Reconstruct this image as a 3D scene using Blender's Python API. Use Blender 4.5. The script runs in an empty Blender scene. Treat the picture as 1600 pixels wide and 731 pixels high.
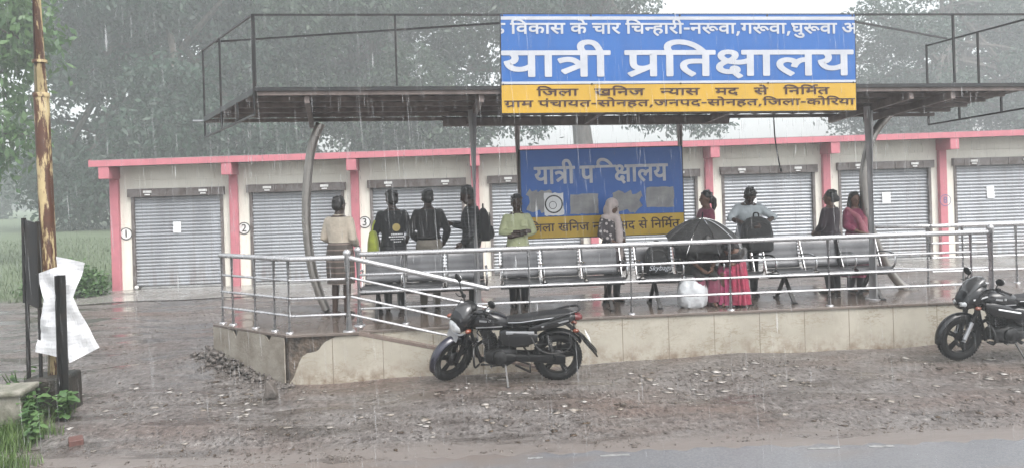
import bpy, bmesh, math, random
import numpy as np
from mathutils import Vector, Matrix
PI = math.pi
rng = random.Random(7)
nrs = np.random.RandomState(11)
SC = bpy.context.scene
COL = SC.collection

# ---------------------------------------------------------------- camera, sky, sun, exposure
YAW, ROLL = math.radians(4.0), math.radians(1.7)
F = Vector((math.sin(YAW), math.cos(YAW), 0))
R0 = Vector((math.cos(YAW), -math.sin(YAW), 0)); U0 = Vector((0, 0, 1))
UP = U0*math.cos(ROLL) + R0*math.sin(ROLL); RT = R0*math.cos(ROLL) - U0*math.sin(ROLL)
cam = bpy.data.cameras.new("camera"); cob = bpy.data.objects.new("camera", cam); COL.objects.link(cob)
cob.matrix_world = Matrix(((RT.x, UP.x, -F.x, 0), (RT.y, UP.y, -F.y, 0), (RT.z, UP.z, -F.z, 2.3), (0, 0, 0, 1)))
cam.sensor_width = 36; cam.lens = 36*1160/1600; cam.shift_y = -76.5/1600
cam.clip_start = .05; cam.clip_end = 2000
SC.camera = cob
W = bpy.data.worlds.new("World"); SC.world = W; W.use_nodes = True
nt = W.node_tree; bg = nt.nodes['Background']
sk = nt.nodes.new('ShaderNodeTexSky'); sk.sky_type = 'NISHITA'; sk.sun_disc = False
SUN_EL, SUN_ROT = math.radians(55), math.radians(145)
sk.sun_elevation = SUN_EL; sk.sun_rotation = SUN_ROT; sk.air_density = 1.0; sk.dust_density = 4.0; sk.ozone_density = 1.0
hs = nt.nodes.new('ShaderNodeHueSaturation'); hs.inputs['Saturation'].default_value = .2
nt.links.new(sk.outputs[0], hs.inputs['Color']); nt.links.new(hs.outputs[0], bg.inputs[0])
bg.inputs[1].default_value = .15
su = bpy.data.lights.new("sun", 'SUN'); su.energy = 1.2; su.angle = math.radians(40); su.color = (1, .97, .93)
so = bpy.data.objects.new("sun", su); COL.objects.link(so)
so.rotation_euler = (PI/2 - SUN_EL, 0, PI - SUN_ROT)
SC.view_settings.view_transform = 'Standard'; SC.view_settings.look = 'None'
SC.view_settings.exposure = 1.4; SC.view_settings.gamma = 1; SC.view_settings.use_curve_mapping = False
SC.render.engine = 'CYCLES'
cy = SC.cycles
cy.use_denoising = True; cy.max_bounces = 7; cy.diffuse_bounces = 3; cy.glossy_bounces = 3
cy.transmission_bounces = 4; cy.transparent_max_bounces = 12; cy.volume_bounces = 2
cy.caustics_reflective = False; cy.caustics_refractive = False; cy.use_adaptive_sampling = True

# ---------------------------------------------------------------- materials
def mat(name, col, col2=None, scale=4., rng_=(.4, .62), rough=.6, rough2=None, metal=0., bump=0., bscale=40., stretch=(1, 1, 1),
        coat=0., trans=0., alpha=None, detail=5., spec=.5, sheen=0.):
    m = bpy.data.materials.new(name); m.use_nodes = True
    t = m.node_tree; N = t.nodes; L = t.links; b = N['Principled BSDF']
    b.inputs['Metallic'].default_value = metal; b.inputs['Roughness'].default_value = rough
    b.inputs['Coat Weight'].default_value = coat; b.inputs['Coat Roughness'].default_value = .12
    b.inputs['Transmission Weight'].default_value = trans; b.inputs['Specular IOR Level'].default_value = spec
    b.inputs['Sheen Weight'].default_value = sheen
    if alpha is not None: b.inputs['Alpha'].default_value = alpha
    tc = N.new('ShaderNodeTexCoord'); mp = N.new('ShaderNodeMapping'); mp.inputs['Scale'].default_value = stretch
    L.new(tc.outputs['Object'], mp.inputs[0])
    c1 = (*col, 1)
    if col2 is None: col2 = tuple(min(1, c*.78) for c in col)
    no = N.new('ShaderNodeTexNoise'); no.inputs['Scale'].default_value = scale; no.inputs['Detail'].default_value = detail
    no.inputs['Roughness'].default_value = .62
    L.new(mp.outputs[0], no.inputs['Vector'])
    rp = N.new('ShaderNodeValToRGB'); e = rp.color_ramp.elements
    e[0].position = rng_[0]; e[1].position = rng_[1]; e[0].color = c1; e[1].color = (*col2, 1)
    L.new(no.outputs[0], rp.inputs[0]); L.new(rp.outputs[0], b.inputs['Base Color'])
    if rough2 is not None:
        mr = N.new('ShaderNodeMapRange'); mr.inputs['From Min'].default_value = rng_[0]; mr.inputs['From Max'].default_value = rng_[1]
        mr.inputs['To Min'].default_value = rough; mr.inputs['To Max'].default_value = rough2
        L.new(no.outputs[0], mr.inputs[0]); L.new(mr.outputs[0], b.inputs['Roughness'])
    if bump:
        n2 = N.new('ShaderNodeTexNoise'); n2.inputs['Scale'].default_value = bscale; n2.inputs['Detail'].default_value = 4
        L.new(mp.outputs[0], n2.inputs['Vector'])
        bp = N.new('ShaderNodeBump'); bp.inputs['Strength'].default_value = bump; bp.inputs['Distance'].default_value = .02
        L.new(n2.outputs[0], bp.inputs['Height']); L.new(bp.outputs[0], b.inputs['Normal'])
    return m

def nodes_of(m): return m.node_tree.nodes, m.node_tree.links, m.node_tree.nodes['Principled BSDF']
def mixrgb(N, L, fac, a, b, mode='MIX'):
    x = N.new('ShaderNodeMix'); x.data_type = 'RGBA'; x.blend_type = mode
    if isinstance(fac, float): x.inputs[0].default_value = fac
    else: L.new(fac, x.inputs[0])
    for i, v in ((6, a), (7, b)):
        if isinstance(v, tuple): x.inputs[i].default_value = (*v, 1)
        else: L.new(v, x.inputs[i])
    return x.outputs[2]
def mathn(N, L, op, a, b=0., clamp=False):
    x = N.new('ShaderNodeMath'); x.operation = op; x.use_clamp = clamp
    for i, v in ((0, a), (1, b)):
        if isinstance(v, (int, float)): x.inputs[i].default_value = v
        else: L.new(v, x.inputs[i])
    return x.outputs[0]
def noise(N, L, vec, scale, detail=5., rough=.6):
    n = N.new('ShaderNodeTexNoise'); n.inputs['Scale'].default_value = scale; n.inputs['Detail'].default_value = detail
    n.inputs['Roughness'].default_value = rough
    if vec is not None: L.new(vec, n.inputs['Vector'])
    return n.outputs[0]
def ramp(N, L, v, p0, p1, c0=(0, 0, 0), c1=(1, 1, 1)):
    r = N.new('ShaderNodeValToRGB'); e = r.color_ramp.elements
    e[0].position = p0; e[1].position = p1; e[0].color = (*c0, 1); e[1].color = (*c1, 1)
    L.new(v, r.inputs[0]); return r.outputs[0]
def objco(N, L, sc=(1, 1, 1), rot=(0, 0, 0)):
    tc = N.new('ShaderNodeTexCoord'); mp = N.new('ShaderNodeMapping'); mp.inputs['Scale'].default_value = sc; mp.inputs['Rotation'].default_value = rot
    L.new(tc.outputs['Object'], mp.inputs[0]); return mp.outputs[0]

M = {}
M['cream'] = mat('cream_wall_paint', (.72, .70, .625), (.58, .56, .49), 1.3, (.42, .72), .75, bump=.15, bscale=60, stretch=(1, 1, .35))
M['pink'] = mat('pink_paint', (.46, .155, .185), (.36, .13, .155), 3, (.45, .75), .6, bump=.15)
M['roofcon'] = mat('roof_concrete', (.22, .22, .21), (.12, .12, .12), 2, rough=.5)
M['shutter'] = mat('galvanised_slats', (.39, .41, .435), (.27, .28, .30), 1.6, (.38, .72), .45, metal=.35, stretch=(1, 1, .2))
M['post'] = mat('brushed_pale_steel', (.50, .50, .51), (.42, .42, .43), 5, (.4, .7), rough=.3, metal=.3)
M['column'] = mat('dull_wet_steel', (.36, .34, .32), (.22, .205, .19), 5, (.35, .7), rough=.25, rough2=.4, metal=.75, stretch=(1, 1, .4))
M['meadow'] = None
M['hood'] = mat('dark_shutter_steel', (.15, .135, .13), (.085, .065, .058), 5, rough=.55)
M['white'] = mat('white_paint', (.74, .74, .73), (.62, .62, .6), 6, rough=.5)
M['black'] = mat('black_paint', (.009, .009, .01), (.013, .012, .011), 6, rough=.35)
M['blacksteel'] = mat('black_painted_steel', (.009, .009, .0095), (.02, .014, .011), 8, (.5, .7), rough=.4)
M['steel'] = mat('polished_stainless', (.52, .52, .53), (.40, .40, .41), 5, (.4, .7), rough=.24, rough2=.36, metal=.6)
M['bench'] = mat('perforated_bench_steel', (.26, .26, .265), (.19, .19, .195), 3, rough=.38, metal=.75)
M['roofsheet'] = mat('brown_roof_sheet', (.115, .088, .077), (.07, .053, .046), 2.5, rough=.5, stretch=(.6, 3, 1))
M['purlin'] = mat('purlin_steel', (.21, .17, .155), (.13, .10, .09), 5, rough=.5)
M['core'] = mat('exposed_masonry', (.11, .085, .065), (.035, .028, .023), 9, (.4, .6), rough=.55, bump=.9, bscale=25)
M['rubber'] = mat('tyre_rubber', (.008, .008, .008), spec=.3, rough=.75, bump=.2, bscale=90)
M['bikeblack'] = mat('gloss_black_bodywork', (.005, .005, .006), (.008, .008, .010), 4, rough=.25, coat=.2)
M['plastic'] = mat('black_plastic', (.007, .007, .0075), rough=.5, spec=.3)
M['engine'] = mat('engine_alloy', (.035, .035, .036), (.012, .0115, .0115), 14, rough=.42, metal=.7)
M['chrome'] = mat('chrome', (.62, .62, .62), rough=.12, metal=1)
M['silver'] = mat('silver_paint', (.45, .46, .48), (.38, .39, .41), rough=.28, metal=.6)
M['lampglass'] = mat('headlamp_lens', (.6, .62, .63), (.42, .44, .46), 20, rough=.08, coat=.8)
M['visor'] = mat('smoked_visor', (.05, .05, .052), rough=.08, coat=.6)
M['indigo'] = mat('dark_violet_grey_paint', (.022, .022, .038), (.016, .016, .028), rough=.2, coat=.6)
M['orange'] = mat('indicator_lens', (.16, .035, .012), rough=.2, coat=.5)
M['red'] = mat('red_lens', (.14, .015, .015), rough=.2, coat=.5)
M['seatvinyl'] = mat('seat_vinyl', (.010, .010, .011), rough=.5, spec=.35, bump=.25, bscale=120)
M['bark'] = mat('bark', (.075, .062, .05), (.03, .026, .022), 6, rough=.8, bump=.6, bscale=14, stretch=(1, 1, .3))
M['skin'] = mat('brown_skin', (.11, .058, .038), (.09, .047, .031), 9, rough=.5)
M['skin2'] = mat('light_brown_skin', (.15, .082, .056), (.12, .064, .043), 9, rough=.5)
M['skin3'] = mat('deep_brown_skin', (.045, .025, .018), (.035, .02, .015), 9, rough=.5)
M['hair'] = mat('black_hair', (.010, .009, .009), (.02, .018, .017), 40, rough=.45, stretch=(1, 1, .2))
M['eye'] = mat('dark_eye', (.01, .008, .007), rough=.15)
M['lip'] = mat('lip', (.10, .04, .035), rough=.45)
M['paper'] = mat('wet_paper', (.80, .81, .82), (.70, .71, .73), 3, rough=.6)
M['stone'] = mat('grey_stone', (.12, .105, .095), (.055, .048, .043), 9, rough=.5, bump=.5)
M['litter'] = mat('pale_litter', (.36, .34, .32), (.17, .14, .11), 3, rough=.5)
M['gravel'] = mat('gravel', (.13, .108, .092), (.055, .046, .04), 1.7, (.3, .7), rough=.38)
M['brickred'] = mat('wet_red_brick', (.12, .055, .045), (.085, .04, .034), 14, rough=.5, bump=.4)
M['signblue'] = mat('blue_sign_print', (.004, .092, .33), (.007, .082, .29), 2.2, (.35, .75), rough=.3, coat=.3, stretch=(2.5, 1, .25), bump=.12, bscale=3)
M['signyellow'] = mat('yellow_sign_print', (.48, .285, .016), (.42, .25, .014), 1, rough=.3, coat=.3)
M['oldblue'] = mat('faded_blue_sign_paint', (.012, .105, .42), (.018, .115, .42), 3, rough=.35)
M['oldyellow'] = mat('faded_yellow_sign_paint', (.58, .38, .035), (.50, .32, .03), 3, rough=.4)
M['letter'] = mat('white_lettering', (.44, .46, .50), (.38, .40, .44), 3, rough=.4)
M['lettergrey'] = mat('grey_white_lettering', (.56, .58, .62), (.45, .47, .52), 5, rough=.45)
M['letterdark'] = mat('dark_brown_lettering', (.04, .012, .006), rough=.4)

def mat_leaf(name, a, b, tr=.35):
    m = bpy.data.materials.new(name); m.use_nodes = True; N, L, p = nodes_of(m)
    g = N.new('ShaderNodeAttribute'); g.attribute_name = 'tone'
    r = ramp(N, L, g.outputs['Fac'], 0., 1., a, b)
    L.new(r, p.inputs['Base Color']); p.inputs['Roughness'].default_value = .45
    tl = N.new('ShaderNodeBsdfTranslucent'); L.new(r, tl.inputs[0])
    mx = N.new('ShaderNodeMixShader'); mx.inputs[0].default_value = tr
    L.new(p.outputs[0], mx.inputs[1]); L.new(tl.outputs[0], mx.inputs[2]); L.new(mx.outputs[0], N['Material Output'].inputs[0])
    return m
M['leafA'] = mat_leaf('dark_tree_leaf', (.011, .036, .021), (.034, .080, .046))
M['leafB'] = mat_leaf('olive_tree_leaf', (.018, .040, .020), (.050, .088, .045))
M['leafC'] = mat_leaf('fresh_green_leaf', (.04, .10, .03), (.11, .20, .065))
M['meadow'] = mat_leaf('meadow_blade', (.075, .10, .055), (.15, .19, .105), .3)
M['grass'] = mat_leaf('grass_blade', (.04, .085, .02), (.12, .19, .05), .3)

def weather_shutter(m):
    N, L, p = nodes_of(m); base = p.inputs['Base Color'].links[0].from_socket
    oi = N.new('ShaderNodeObjectInfo'); k = mathn(N, L, 'ADD', mathn(N, L, 'MULTIPLY', oi.outputs['Random'], .22), .84)
    c = mixrgb(N, L, 1., base, k, 'MULTIPLY')
    sx = N.new('ShaderNodeSeparateXYZ'); co = objco(N, L); L.new(co, sx.inputs[0])
    lo = ramp(N, L, sx.outputs[2], .0, .9, (1, 1, 1), (0, 0, 0)); nz = noise(N, L, objco(N, L, (4, 1, .7)), 1.6, 6, .7)
    c = mixrgb(N, L, mathn(N, L, 'MULTIPLY', mathn(N, L, 'MULTIPLY', lo, ramp(N, L, nz, .42, .62)), .55), c, (.16, .115, .085))
    c = mixrgb(N, L, mathn(N, L, 'MULTIPLY', ramp(N, L, noise(N, L, objco(N, L, (9, 1, .35)), 1.1, 5, .6), .56, .72), .35), c, (.20, .17, .15))
    L.new(c, p.inputs['Base Color'])
weather_shutter(M['shutter'])
# tiles of the platform: tall cream tiles with thin joints and slanting marble veins
def mat_tile():
    m = mat('marbled_cream_tile', (.385, .36, .305), (.315, .292, .245), 1.5, rough=.22, rough2=.35)
    N, L, p = nodes_of(m); base = p.inputs['Base Color'].links[0].from_socket
    co = objco(N, L)
    sx = N.new('ShaderNodeSeparateXYZ'); L.new(co, sx.inputs[0])
    fx = mathn(N, L, 'FRACT', mathn(N, L, 'DIVIDE', mathn(N, L, 'ADD', sx.outputs[0], 20.13), .605))
    j = mathn(N, L, 'LESS_THAN', mathn(N, L, 'ABSOLUTE', mathn(N, L, 'SUBTRACT', fx, .5)), .0075)
    v = noise(N, L, objco(N, L, (3.2, 1, 9), (0, math.radians(38), 0)), 1.4, 6, .65)
    vein = ramp(N, L, mathn(N, L, 'ABSOLUTE', mathn(N, L, 'SUBTRACT', v, .5)), .0, .03, (1, 1, 1), (0, 0, 0))
    msk = ramp(N, L, noise(N, L, co, 2.2, 2), .45, .62)
    vm = mathn(N, L, 'MULTIPLY', mathn(N, L, 'MULTIPLY', vein, msk), .9)
    c = mixrgb(N, L, vm, base, (.20, .165, .115))
    # mud splashed on the lowest courses
    mud = mathn(N, L, 'MULTIPLY', ramp(N, L, sx.outputs[2], .0, .26, (1, 1, 1), (0, 0, 0)), ramp(N, L, noise(N, L, co, 7, 6, .7), .42, .66))
    c = mixrgb(N, L, mud, c, (.17, .125, .09))
    c = mixrgb(N, L, j, c, (.16, .13, .10))
    L.new(c, p.inputs['Base Color']); return m
M['tile'] = mat_tile()
def mat_floor():
    m = mat('wet_platform_floor', (.15, .122, .105), (.10, .082, .07), 2.2, rough=.06, rough2=.3, bump=.06, bscale=6)
    N, L, p = nodes_of(m); p.inputs['Specular IOR Level'].default_value = .8; return m
M['floor'] = mat_floor()
def mat_ground():
    m = bpy.data.materials.new('wet_muddy_gravel'); m.use_nodes = True; N, L, p = nodes_of(m)
    co = objco(N, L); sx = N.new('ShaderNodeSeparateXYZ'); L.new(co, sx.inputs[0]); X, Y = sx.outputs[0], sx.outputs[1]
    big = noise(N, L, objco(N, L, (1, 1.8, 1)), .42, 5, .6); mid = noise(N, L, objco(N, L, (1, 1.7, 1)), 1.9, 7, .68)
    fine = noise(N, L, objco(N, L, (1, .55, 1)), 24, 4, .8); streak = noise(N, L, objco(N, L, (1, 5, 1)), .9, 7, .7)
    c = mixrgb(N, L, ramp(N, L, mid, .40, .60), (.108, .095, .089), (.160, .148, .142))      # dark mud / grey gravel
    c = mixrgb(N, L, ramp(N, L, big, .48, .66), c, (.125, .094, .081))                       # red-brown clay
    c = mixrgb(N, L, ramp(N, L, streak, .60, .80), c, (.045, .035, .030))                    # soaked leaf litter
    speck = noise(N, L, objco(N, L, (1, .7, 1)), 10, 4, .8); msk = ramp(N, L, mid, .46, .58)
    c = mixrgb(N, L, mathn(N, L, 'MULTIPLY', ramp(N, L, speck, .55, .64), .7), c, (.026, .021, .018))
    c = mixrgb(N, L, mathn(N, L, 'MULTIPLY', ramp(N, L, speck, .32, .41, (1, 1, 1), (0, 0, 0)), msk), c, (.27, .25, .23))
    c = mixrgb(N, L, ramp(N, L, fine, .53, .62), c, (.026, .021, .018))
    c = mixrgb(N, L, mathn(N, L, 'MULTIPLY', ramp(N, L, fine, .31, .41, (1, 1, 1), (0, 0, 0)), .9), c, (.32, .30, .28))
    # fine silt washed along the road edge
    silt = ramp(N, L, mathn(N, L, 'ADD', mathn(N, L, 'ADD', Y, mathn(N, L, 'MULTIPLY', X, .06)), mathn(N, L, 'SUBTRACT', mathn(N, L, 'MULTIPLY', noise(N, L, objco(N, L, (1, 1, 1)), 1.3, 5), .6), 6.5)), .32, .60, (1, 1, 1), (0, 0, 0))
    c = mixrgb(N, L, silt, c, (.15, .132, .122))
    # greener soil on the far left meadow
    gx = mathn(N, L, 'MULTIPLY', ramp(N, L, mathn(N, L, 'ADD', mathn(N, L, 'MULTIPLY', X, -.1), mathn(N, L, 'MULTIPLY', mid, .12)), .90, .98), ramp(N, L, mathn(N, L, 'ADD', mathn(N, L, 'MULTIPLY', Y, .05), mathn(N, L, 'MULTIPLY', big, .15)), .92, .98))
    c = mixrgb(N, L, gx, c, (.10, .13, .075))
    # standing water: flat, dark, mirror-like; more of it to the left and towards the road
    pz = mathn(N, L, 'ADD', noise(N, L, objco(N, L, (1, 3.4, 1)), .75, 5, .55), mathn(N, L, 'MULTIPLY', X, -.008))
    pud = mathn(N, L, 'MULTIPLY', ramp(N, L, pz, .53, .62), mathn(N, L, 'SUBTRACT', 1., gx))
    c = mixrgb(N, L, mathn(N, L, 'MULTIPLY', pud, .55), c, (.035, .028, .024))
    L.new(c, p.inputs['Base Color'])
    r = mathn(N, L, 'ADD', mathn(N, L, 'MULTIPLY', ramp(N, L, streak, .35, .60), .26), .27)
    r = mathn(N, L, 'MULTIPLY', r, mathn(N, L, 'SUBTRACT', 1., mathn(N, L, 'MULTIPLY', pud, .70)))
    L.new(mathn(N, L, 'ADD', r, mathn(N, L, 'MULTIPLY', gx, .3)), p.inputs['Roughness'])
    p.inputs['Specular IOR Level'].default_value = .36
    h = mathn(N, L, 'ADD', mathn(N, L, 'MULTIPLY', fine, .55), mathn(N, L, 'MULTIPLY', speck, .9))
    bp = N.new('ShaderNodeBump'); bp.inputs['Distance'].default_value = .03
    L.new(mathn(N, L, 'SUBTRACT', .78, mathn(N, L, 'MULTIPLY', mathn(N, L, 'MAXIMUM', pud, silt), .68)), bp.inputs['Strength'])
    L.new(h, bp.inputs['Height']); L.new(bp.outputs[0], p.inputs['Normal'])
    return m
M['ground'] = mat_ground()
def mat_road():
    m = bpy.data.materials.new('wet_asphalt'); m.use_nodes = True; N, L, p = nodes_of(m)
    co = objco(N, L); f = noise(N, L, co, 60, 4, .7)
    c = mixrgb(N, L, ramp(N, L, f, .4, .65), (.11, .112, .12), (.16, .161, .168))
    c = mixrgb(N, L, ramp(N, L, noise(N, L, objco(N, L, (1, 3, 1)), .8, 5), .55, .8), c, (.14, .125, .115))
    sx = N.new('ShaderNodeSeparateXYZ'); L.new(co, sx.inputs[0])
    mud = ramp(N, L, mathn(N, L, 'ADD', mathn(N, L, 'MULTIPLY', sx.outputs[0], -.16), mathn(N, L, 'MULTIPLY', noise(N, L, objco(N, L, (1, 2.5, 1)), 1.1, 6, .65), .9)), .25, .52)
    c = mixrgb(N, L, mud, c, (.14, .118, .106))
    L.new(c, p.inputs['Base Color']); L.new(mathn(N, L, 'ADD', mathn(N, L, 'MULTIPLY', noise(N, L, objco(N, L, (1, 3, 1)), 1.4, 4), .22), .10), p.inputs['Roughness'])
    bp = N.new('ShaderNodeBump'); bp.inputs['Strength'].default_value = .3; bp.inputs['Distance'].default_value = .006
    L.new(f, bp.inputs['Height']); L.new(bp.outputs[0], p.inputs['Normal']); return m
M['road'] = mat_road()
M['shoulder'] = mat('wet_brown_silt', (.16, .125, .108), (.115, .09, .078), 2.5, rough=.2, rough2=.45, stretch=(.4, 2, 1), bump=.15, bscale=8)
M['apron'] = mat('wet_concrete_apron', (.24, .23, .215), (.15, .14, .13), .9, rough=.15, rough2=.4, bump=.12, bscale=10)
def mat_rust():
    m = mat('peeling_cream_paint_on_rust', (.44, .35, .19), (.36, .285, .155), 8, rough=.45)
    N, L, p = nodes_of(m); base = p.inputs['Base Color'].links[0].from_socket
    n = noise(N, L, objco(N, L, (5, 5, .9)), 1.3, 7, .7)
    f = ramp(N, L, n, .475, .51)
    ru = mixrgb(N, L, noise(N, L, objco(N, L), 14, 5), (.10, .035, .016), (.035, .018, .012))
    L.new(mixrgb(N, L, f, base, ru), p.inputs['Base Color']); return m
M['rust'] = mat_rust()
M['mossy'] = mat('mossy_dark_concrete', (.035, .030, .024), (.012, .014, .009), 7, (.42, .6), rough=.5, bump=.6)
M['darksheet'] = mat('dark_weathered_sheet_metal', (.014, .0145, .016), (.028, .025, .022), 5, (.5, .7), rough=.4, stretch=(1, 1, .4))
M['paleblock'] = mat('weathered_pale_concrete', (.23, .22, .185), (.12, .12, .09), 6, rough=.6, bump=.4)
HAZE = .0043

# ---------------------------------------------------------------- mesh helpers
class MB:
    def __init__(s): s.v = []; s.f = []
    def add(s, vs, fs):
        o = len(s.v); s.v += [tuple(v) for v in vs]; s.f += [tuple(i+o for i in f) for f in fs]; return s
    def box(s, c, d, rot=None):
        h = [x/2 for x in d]; vs = []
        for z in (-1, 1):
            for y in (-1, 1):
                for x in (-1, 1):
                    v = Vector((x*h[0], y*h[1], z*h[2]))
                    if rot is not None: v = rot @ v
                    vs.append(v + Vector(c))
        return s.add(vs, [(0, 2, 3, 1), (4, 5, 7, 6), (0, 1, 5, 4), (2, 6, 7, 3), (0, 4, 6, 2), (1, 3, 7, 5)])
    def frame(s, d, up=(0, 0, 1)):
        d = Vector(d).normalized(); u = Vector(up)
        if abs(d.dot(u)) > .98: u = Vector((1, 0, 0)) if abs(d.x) < .9 else Vector((0, 1, 0))
        a = d.cross(u).normalized(); b = a.cross(d).normalized(); return d, a, b
    def bar(s, p, q, w, h, up=(0, 0, 1)):
        p = Vector(p); q = Vector(q); d, a, b = s.frame(q-p, up)
        vs = [o + a*x*w/2 + b*y*h/2 for o in (p, q) for x, y in ((-1, -1), (1, -1), (1, 1), (-1, 1))]
        return s.add(vs, [(3, 2, 1, 0), (4, 5, 6, 7), (0, 1, 5, 4), (1, 2, 6, 5), (2, 3, 7, 6), (3, 0, 4, 7)])
    def tube(s, pts, r, seg=8, closed=False, caps=True, flat=1.):
        pts = [Vector(p) for p in pts]; n = len(pts)
        rs = r if isinstance(r, (list, tuple)) else [r]*n
        prev = None; vs = []
        for i, p in enumerate(pts):
            if closed: t = pts[(i+1) % n] - pts[i-1]
            else: t = pts[min(i+1, n-1)] - pts[max(i-1, 0)]
            if t.length < 1e-9: t = Vector((0, 0, 1))
            t.normalize()
            if prev is None: _, a, b = s.frame(t)
            else:
                a = (prev - t*prev.dot(t))
                a = a.normalized() if a.length > 1e-6 else s.frame(t)[1]
                b = t.cross(a)
            prev = a
            for k in range(seg):
                w = 2*PI*k/seg; vs.append(p + a*math.cos(w)*rs[i] + b*math.sin(w)*rs[i]*flat)
        fs = []
        for i in range(n if closed else n-1):
            j = (i+1) % n
            for k in range(seg):
                l = (k+1) % seg; fs.append((i*seg+k, i*seg+l, j*seg+l, j*seg+k))
        if caps and not closed:
            fs.append(tuple(range(seg-1, -1, -1))); fs.append(tuple((n-1)*seg+k for k in range(seg)))
        return s.add(vs, fs)
    def caps_tube(s, pts, rs, seg=10):          # tube with rounded ends
        pts = [Vector(p) for p in pts]; rs = rs if isinstance(rs, (list, tuple)) else [rs]*len(pts)
        d0 = (pts[0]-pts[1]).normalized(); d1 = (pts[-1]-pts[-2]).normalized()
        P = []; R_ = []
        for a in (80, 55, 28): P.append(pts[0] + d0*rs[0]*math.sin(math.radians(a))); R_.append(rs[0]*math.cos(math.radians(a)))
        P += pts; R_ += rs
        for a in (28, 55, 80): P.append(pts[-1] + d1*rs[-1]*math.sin(math.radians(a))); R_.append(rs[-1]*math.cos(math.radians(a)))
        return s.tube(P, R_, seg)
    def rings(s, rings, closed_ring=True, caps=True):
        n = len(rings[0]); vs = [v for r in rings for v in r]; fs = []
        for i in range(len(rings)-1):
            for k in range(n if closed_ring else n-1):
                l = (k+1) % n; fs.append((i*n+k, i*n+l, (i+1)*n+l, (i+1)*n+k))
        if caps and closed_ring:
            fs.append(tuple(range(n-1, -1, -1))); m = (len(rings)-1)*n; fs.append(tuple(m+k for k in range(n)))
        return s.add(vs, fs)
    def loft(s, secs, seg=16, ex=2.3, axis='x'):   # secs: (pos along axis, centre a, centre b, half a, half b)
        rs = []
        for sec in secs:
            t, ca, cb, ha, hb = sec[:5]; e = sec[5] if len(sec) > 5 else ex; r = []
            for k in range(seg):
                w = 2*PI*k/seg; c, q = math.cos(w), math.sin(w)
                a = ca + ha*math.copysign(abs(c)**(2/e), c); b = cb + hb*math.copysign(abs(q)**(2/e), q)
                r.append({'x': (t, a, b), 'y': (b, t, a), 'z': (a, b, t)}[axis])
            rs.append(r)
        return s.rings(rs)
    def ell(s, c, r, seg=12, rot=None):
        c = Vector(c); rs = []
        for i in range(1, seg//2+2):
            th = PI*i/(seg//2+2); r_ = []
            for k in range(seg):
                w = 2*PI*k/seg
                v = Vector((r[0]*math.sin(th)*math.cos(w), r[1]*math.sin(th)*math.sin(w), -r[2]*math.cos(th)))
                if rot is not None: v = rot @ v
                r_.append(c+v)
            rs.append(r_)
        return s.rings(rs)
    def lathe(s, prof, c, axis, seg=32, closed=True):  # prof: (radius, along axis) ; closed profile -> ring solid
        c = Vector(c); d, a, b = s.frame(axis); n = len(prof); vs = []
        for k in range(seg):
            w = 2*PI*k/seg; e = a*math.cos(w) + b*math.sin(w)
            for r, t in prof: vs.append(c + e*r + d*t)
        fs = []
        for k in range(seg):
            l = (k+1) % seg
            for i in range(n if closed else n-1):
                j = (i+1) % n; fs.append((k*n+i, k*n+j, l*n+j, l*n+i))
        return s.add(vs, fs)
    def prism(s, poly, z0, z1, plane='xy', xf=None):   # poly 2D (CCW), extruded from z0 to z1
        n = len(poly); vs = []
        for z in (z0, z1):
            for x, y in poly:
                v = {'xy': (x, y, z), 'xz': (x, z, y), 'yz': (z, x, y)}[plane]
                vs.append(xf @ Vector(v) if xf is not None else v)
        return s.add(vs, [tuple(range(n-1, -1, -1)), tuple(range(n, 2*n))] + [(i, (i+1) % n, n+(i+1) % n, n+i) for i in range(n)])
    def xform(s, m): s.v = [tuple(m @ Vector(v)) for v in s.v]; return s
    def mirror_y(s):
        o = MB(); o.v = [(x, -y, z) for x, y, z in s.v]; o.f = [tuple(reversed(f)) for f in s.f]; return o
    def build(s, name, m, parent=None, smooth=False, bevel=0., world=False, loc=None):
        me = bpy.data.meshes.new(name); vs = s.v
        off = Vector((0, 0, 0))
        if loc is not None: off = Vector(loc)
        elif world and parent is not None:
            p = parent
            while p is not None: off += p.location; p = p.parent
        if off.length > 0: vs = [(x-off.x, y-off.y, z-off.z) for x, y, z in vs]
        me.from_pydata(vs, [], s.f)
        bm = bmesh.new(); bm.from_mesh(me); bmesh.ops.recalc_face_normals(bm, faces=bm.faces); bm.to_mesh(me); bm.free()
        me.materials.append(M[m] if isinstance(m, str) else m)
        if smooth: me.polygons.foreach_set('use_smooth', [True]*len(me.polygons)); me.set_sharp_from_angle(angle=math.radians(42))
        o = bpy.data.objects.new(name, me); COL.objects.link(o)
        if loc is not None: o.location = loc
        if parent is not None: o.parent = parent
        if bevel:
            b = o.modifiers.new('bevel', 'BEVEL'); b.width = bevel; b.segments = 2; b.limit_method = 'ANGLE'; b.angle_limit = .6
        return o
ORG = []
def organic(o, voxel, it=4):           # fuse overlapping closed shapes into one continuous skin
    r = o.modifiers.new('fuse', 'REMESH'); r.mode = 'VOXEL'; r.voxel_size = voxel; r.use_smooth_shade = True
    sm = o.modifiers.new('soften', 'SMOOTH'); sm.iterations = it; sm.factor = .5
    ORG.append(o); return o
def tag(o, label=None, cat=None, group=None, kind=None):
    if label: o['label'] = label
    if cat: o['category'] = cat
    if group: o['group'] = group
    if kind: o['kind'] = kind
    return o
def thing(name, label, cat, loc=(0, 0, 0), rz=0., group=None):
    o = bpy.data.objects.new(name, None); COL.objects.link(o); o.location = loc; o.rotation_euler = (0, 0, rz)
    o.empty_display_size = .1
    return tag(o, label, cat, group)
def copy_tree(o, parent=None):
    c = o.copy(); COL.objects.link(c)
    if parent is not None: c.parent = parent
    for ch in o.children: copy_tree(ch, c)
    return c
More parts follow.
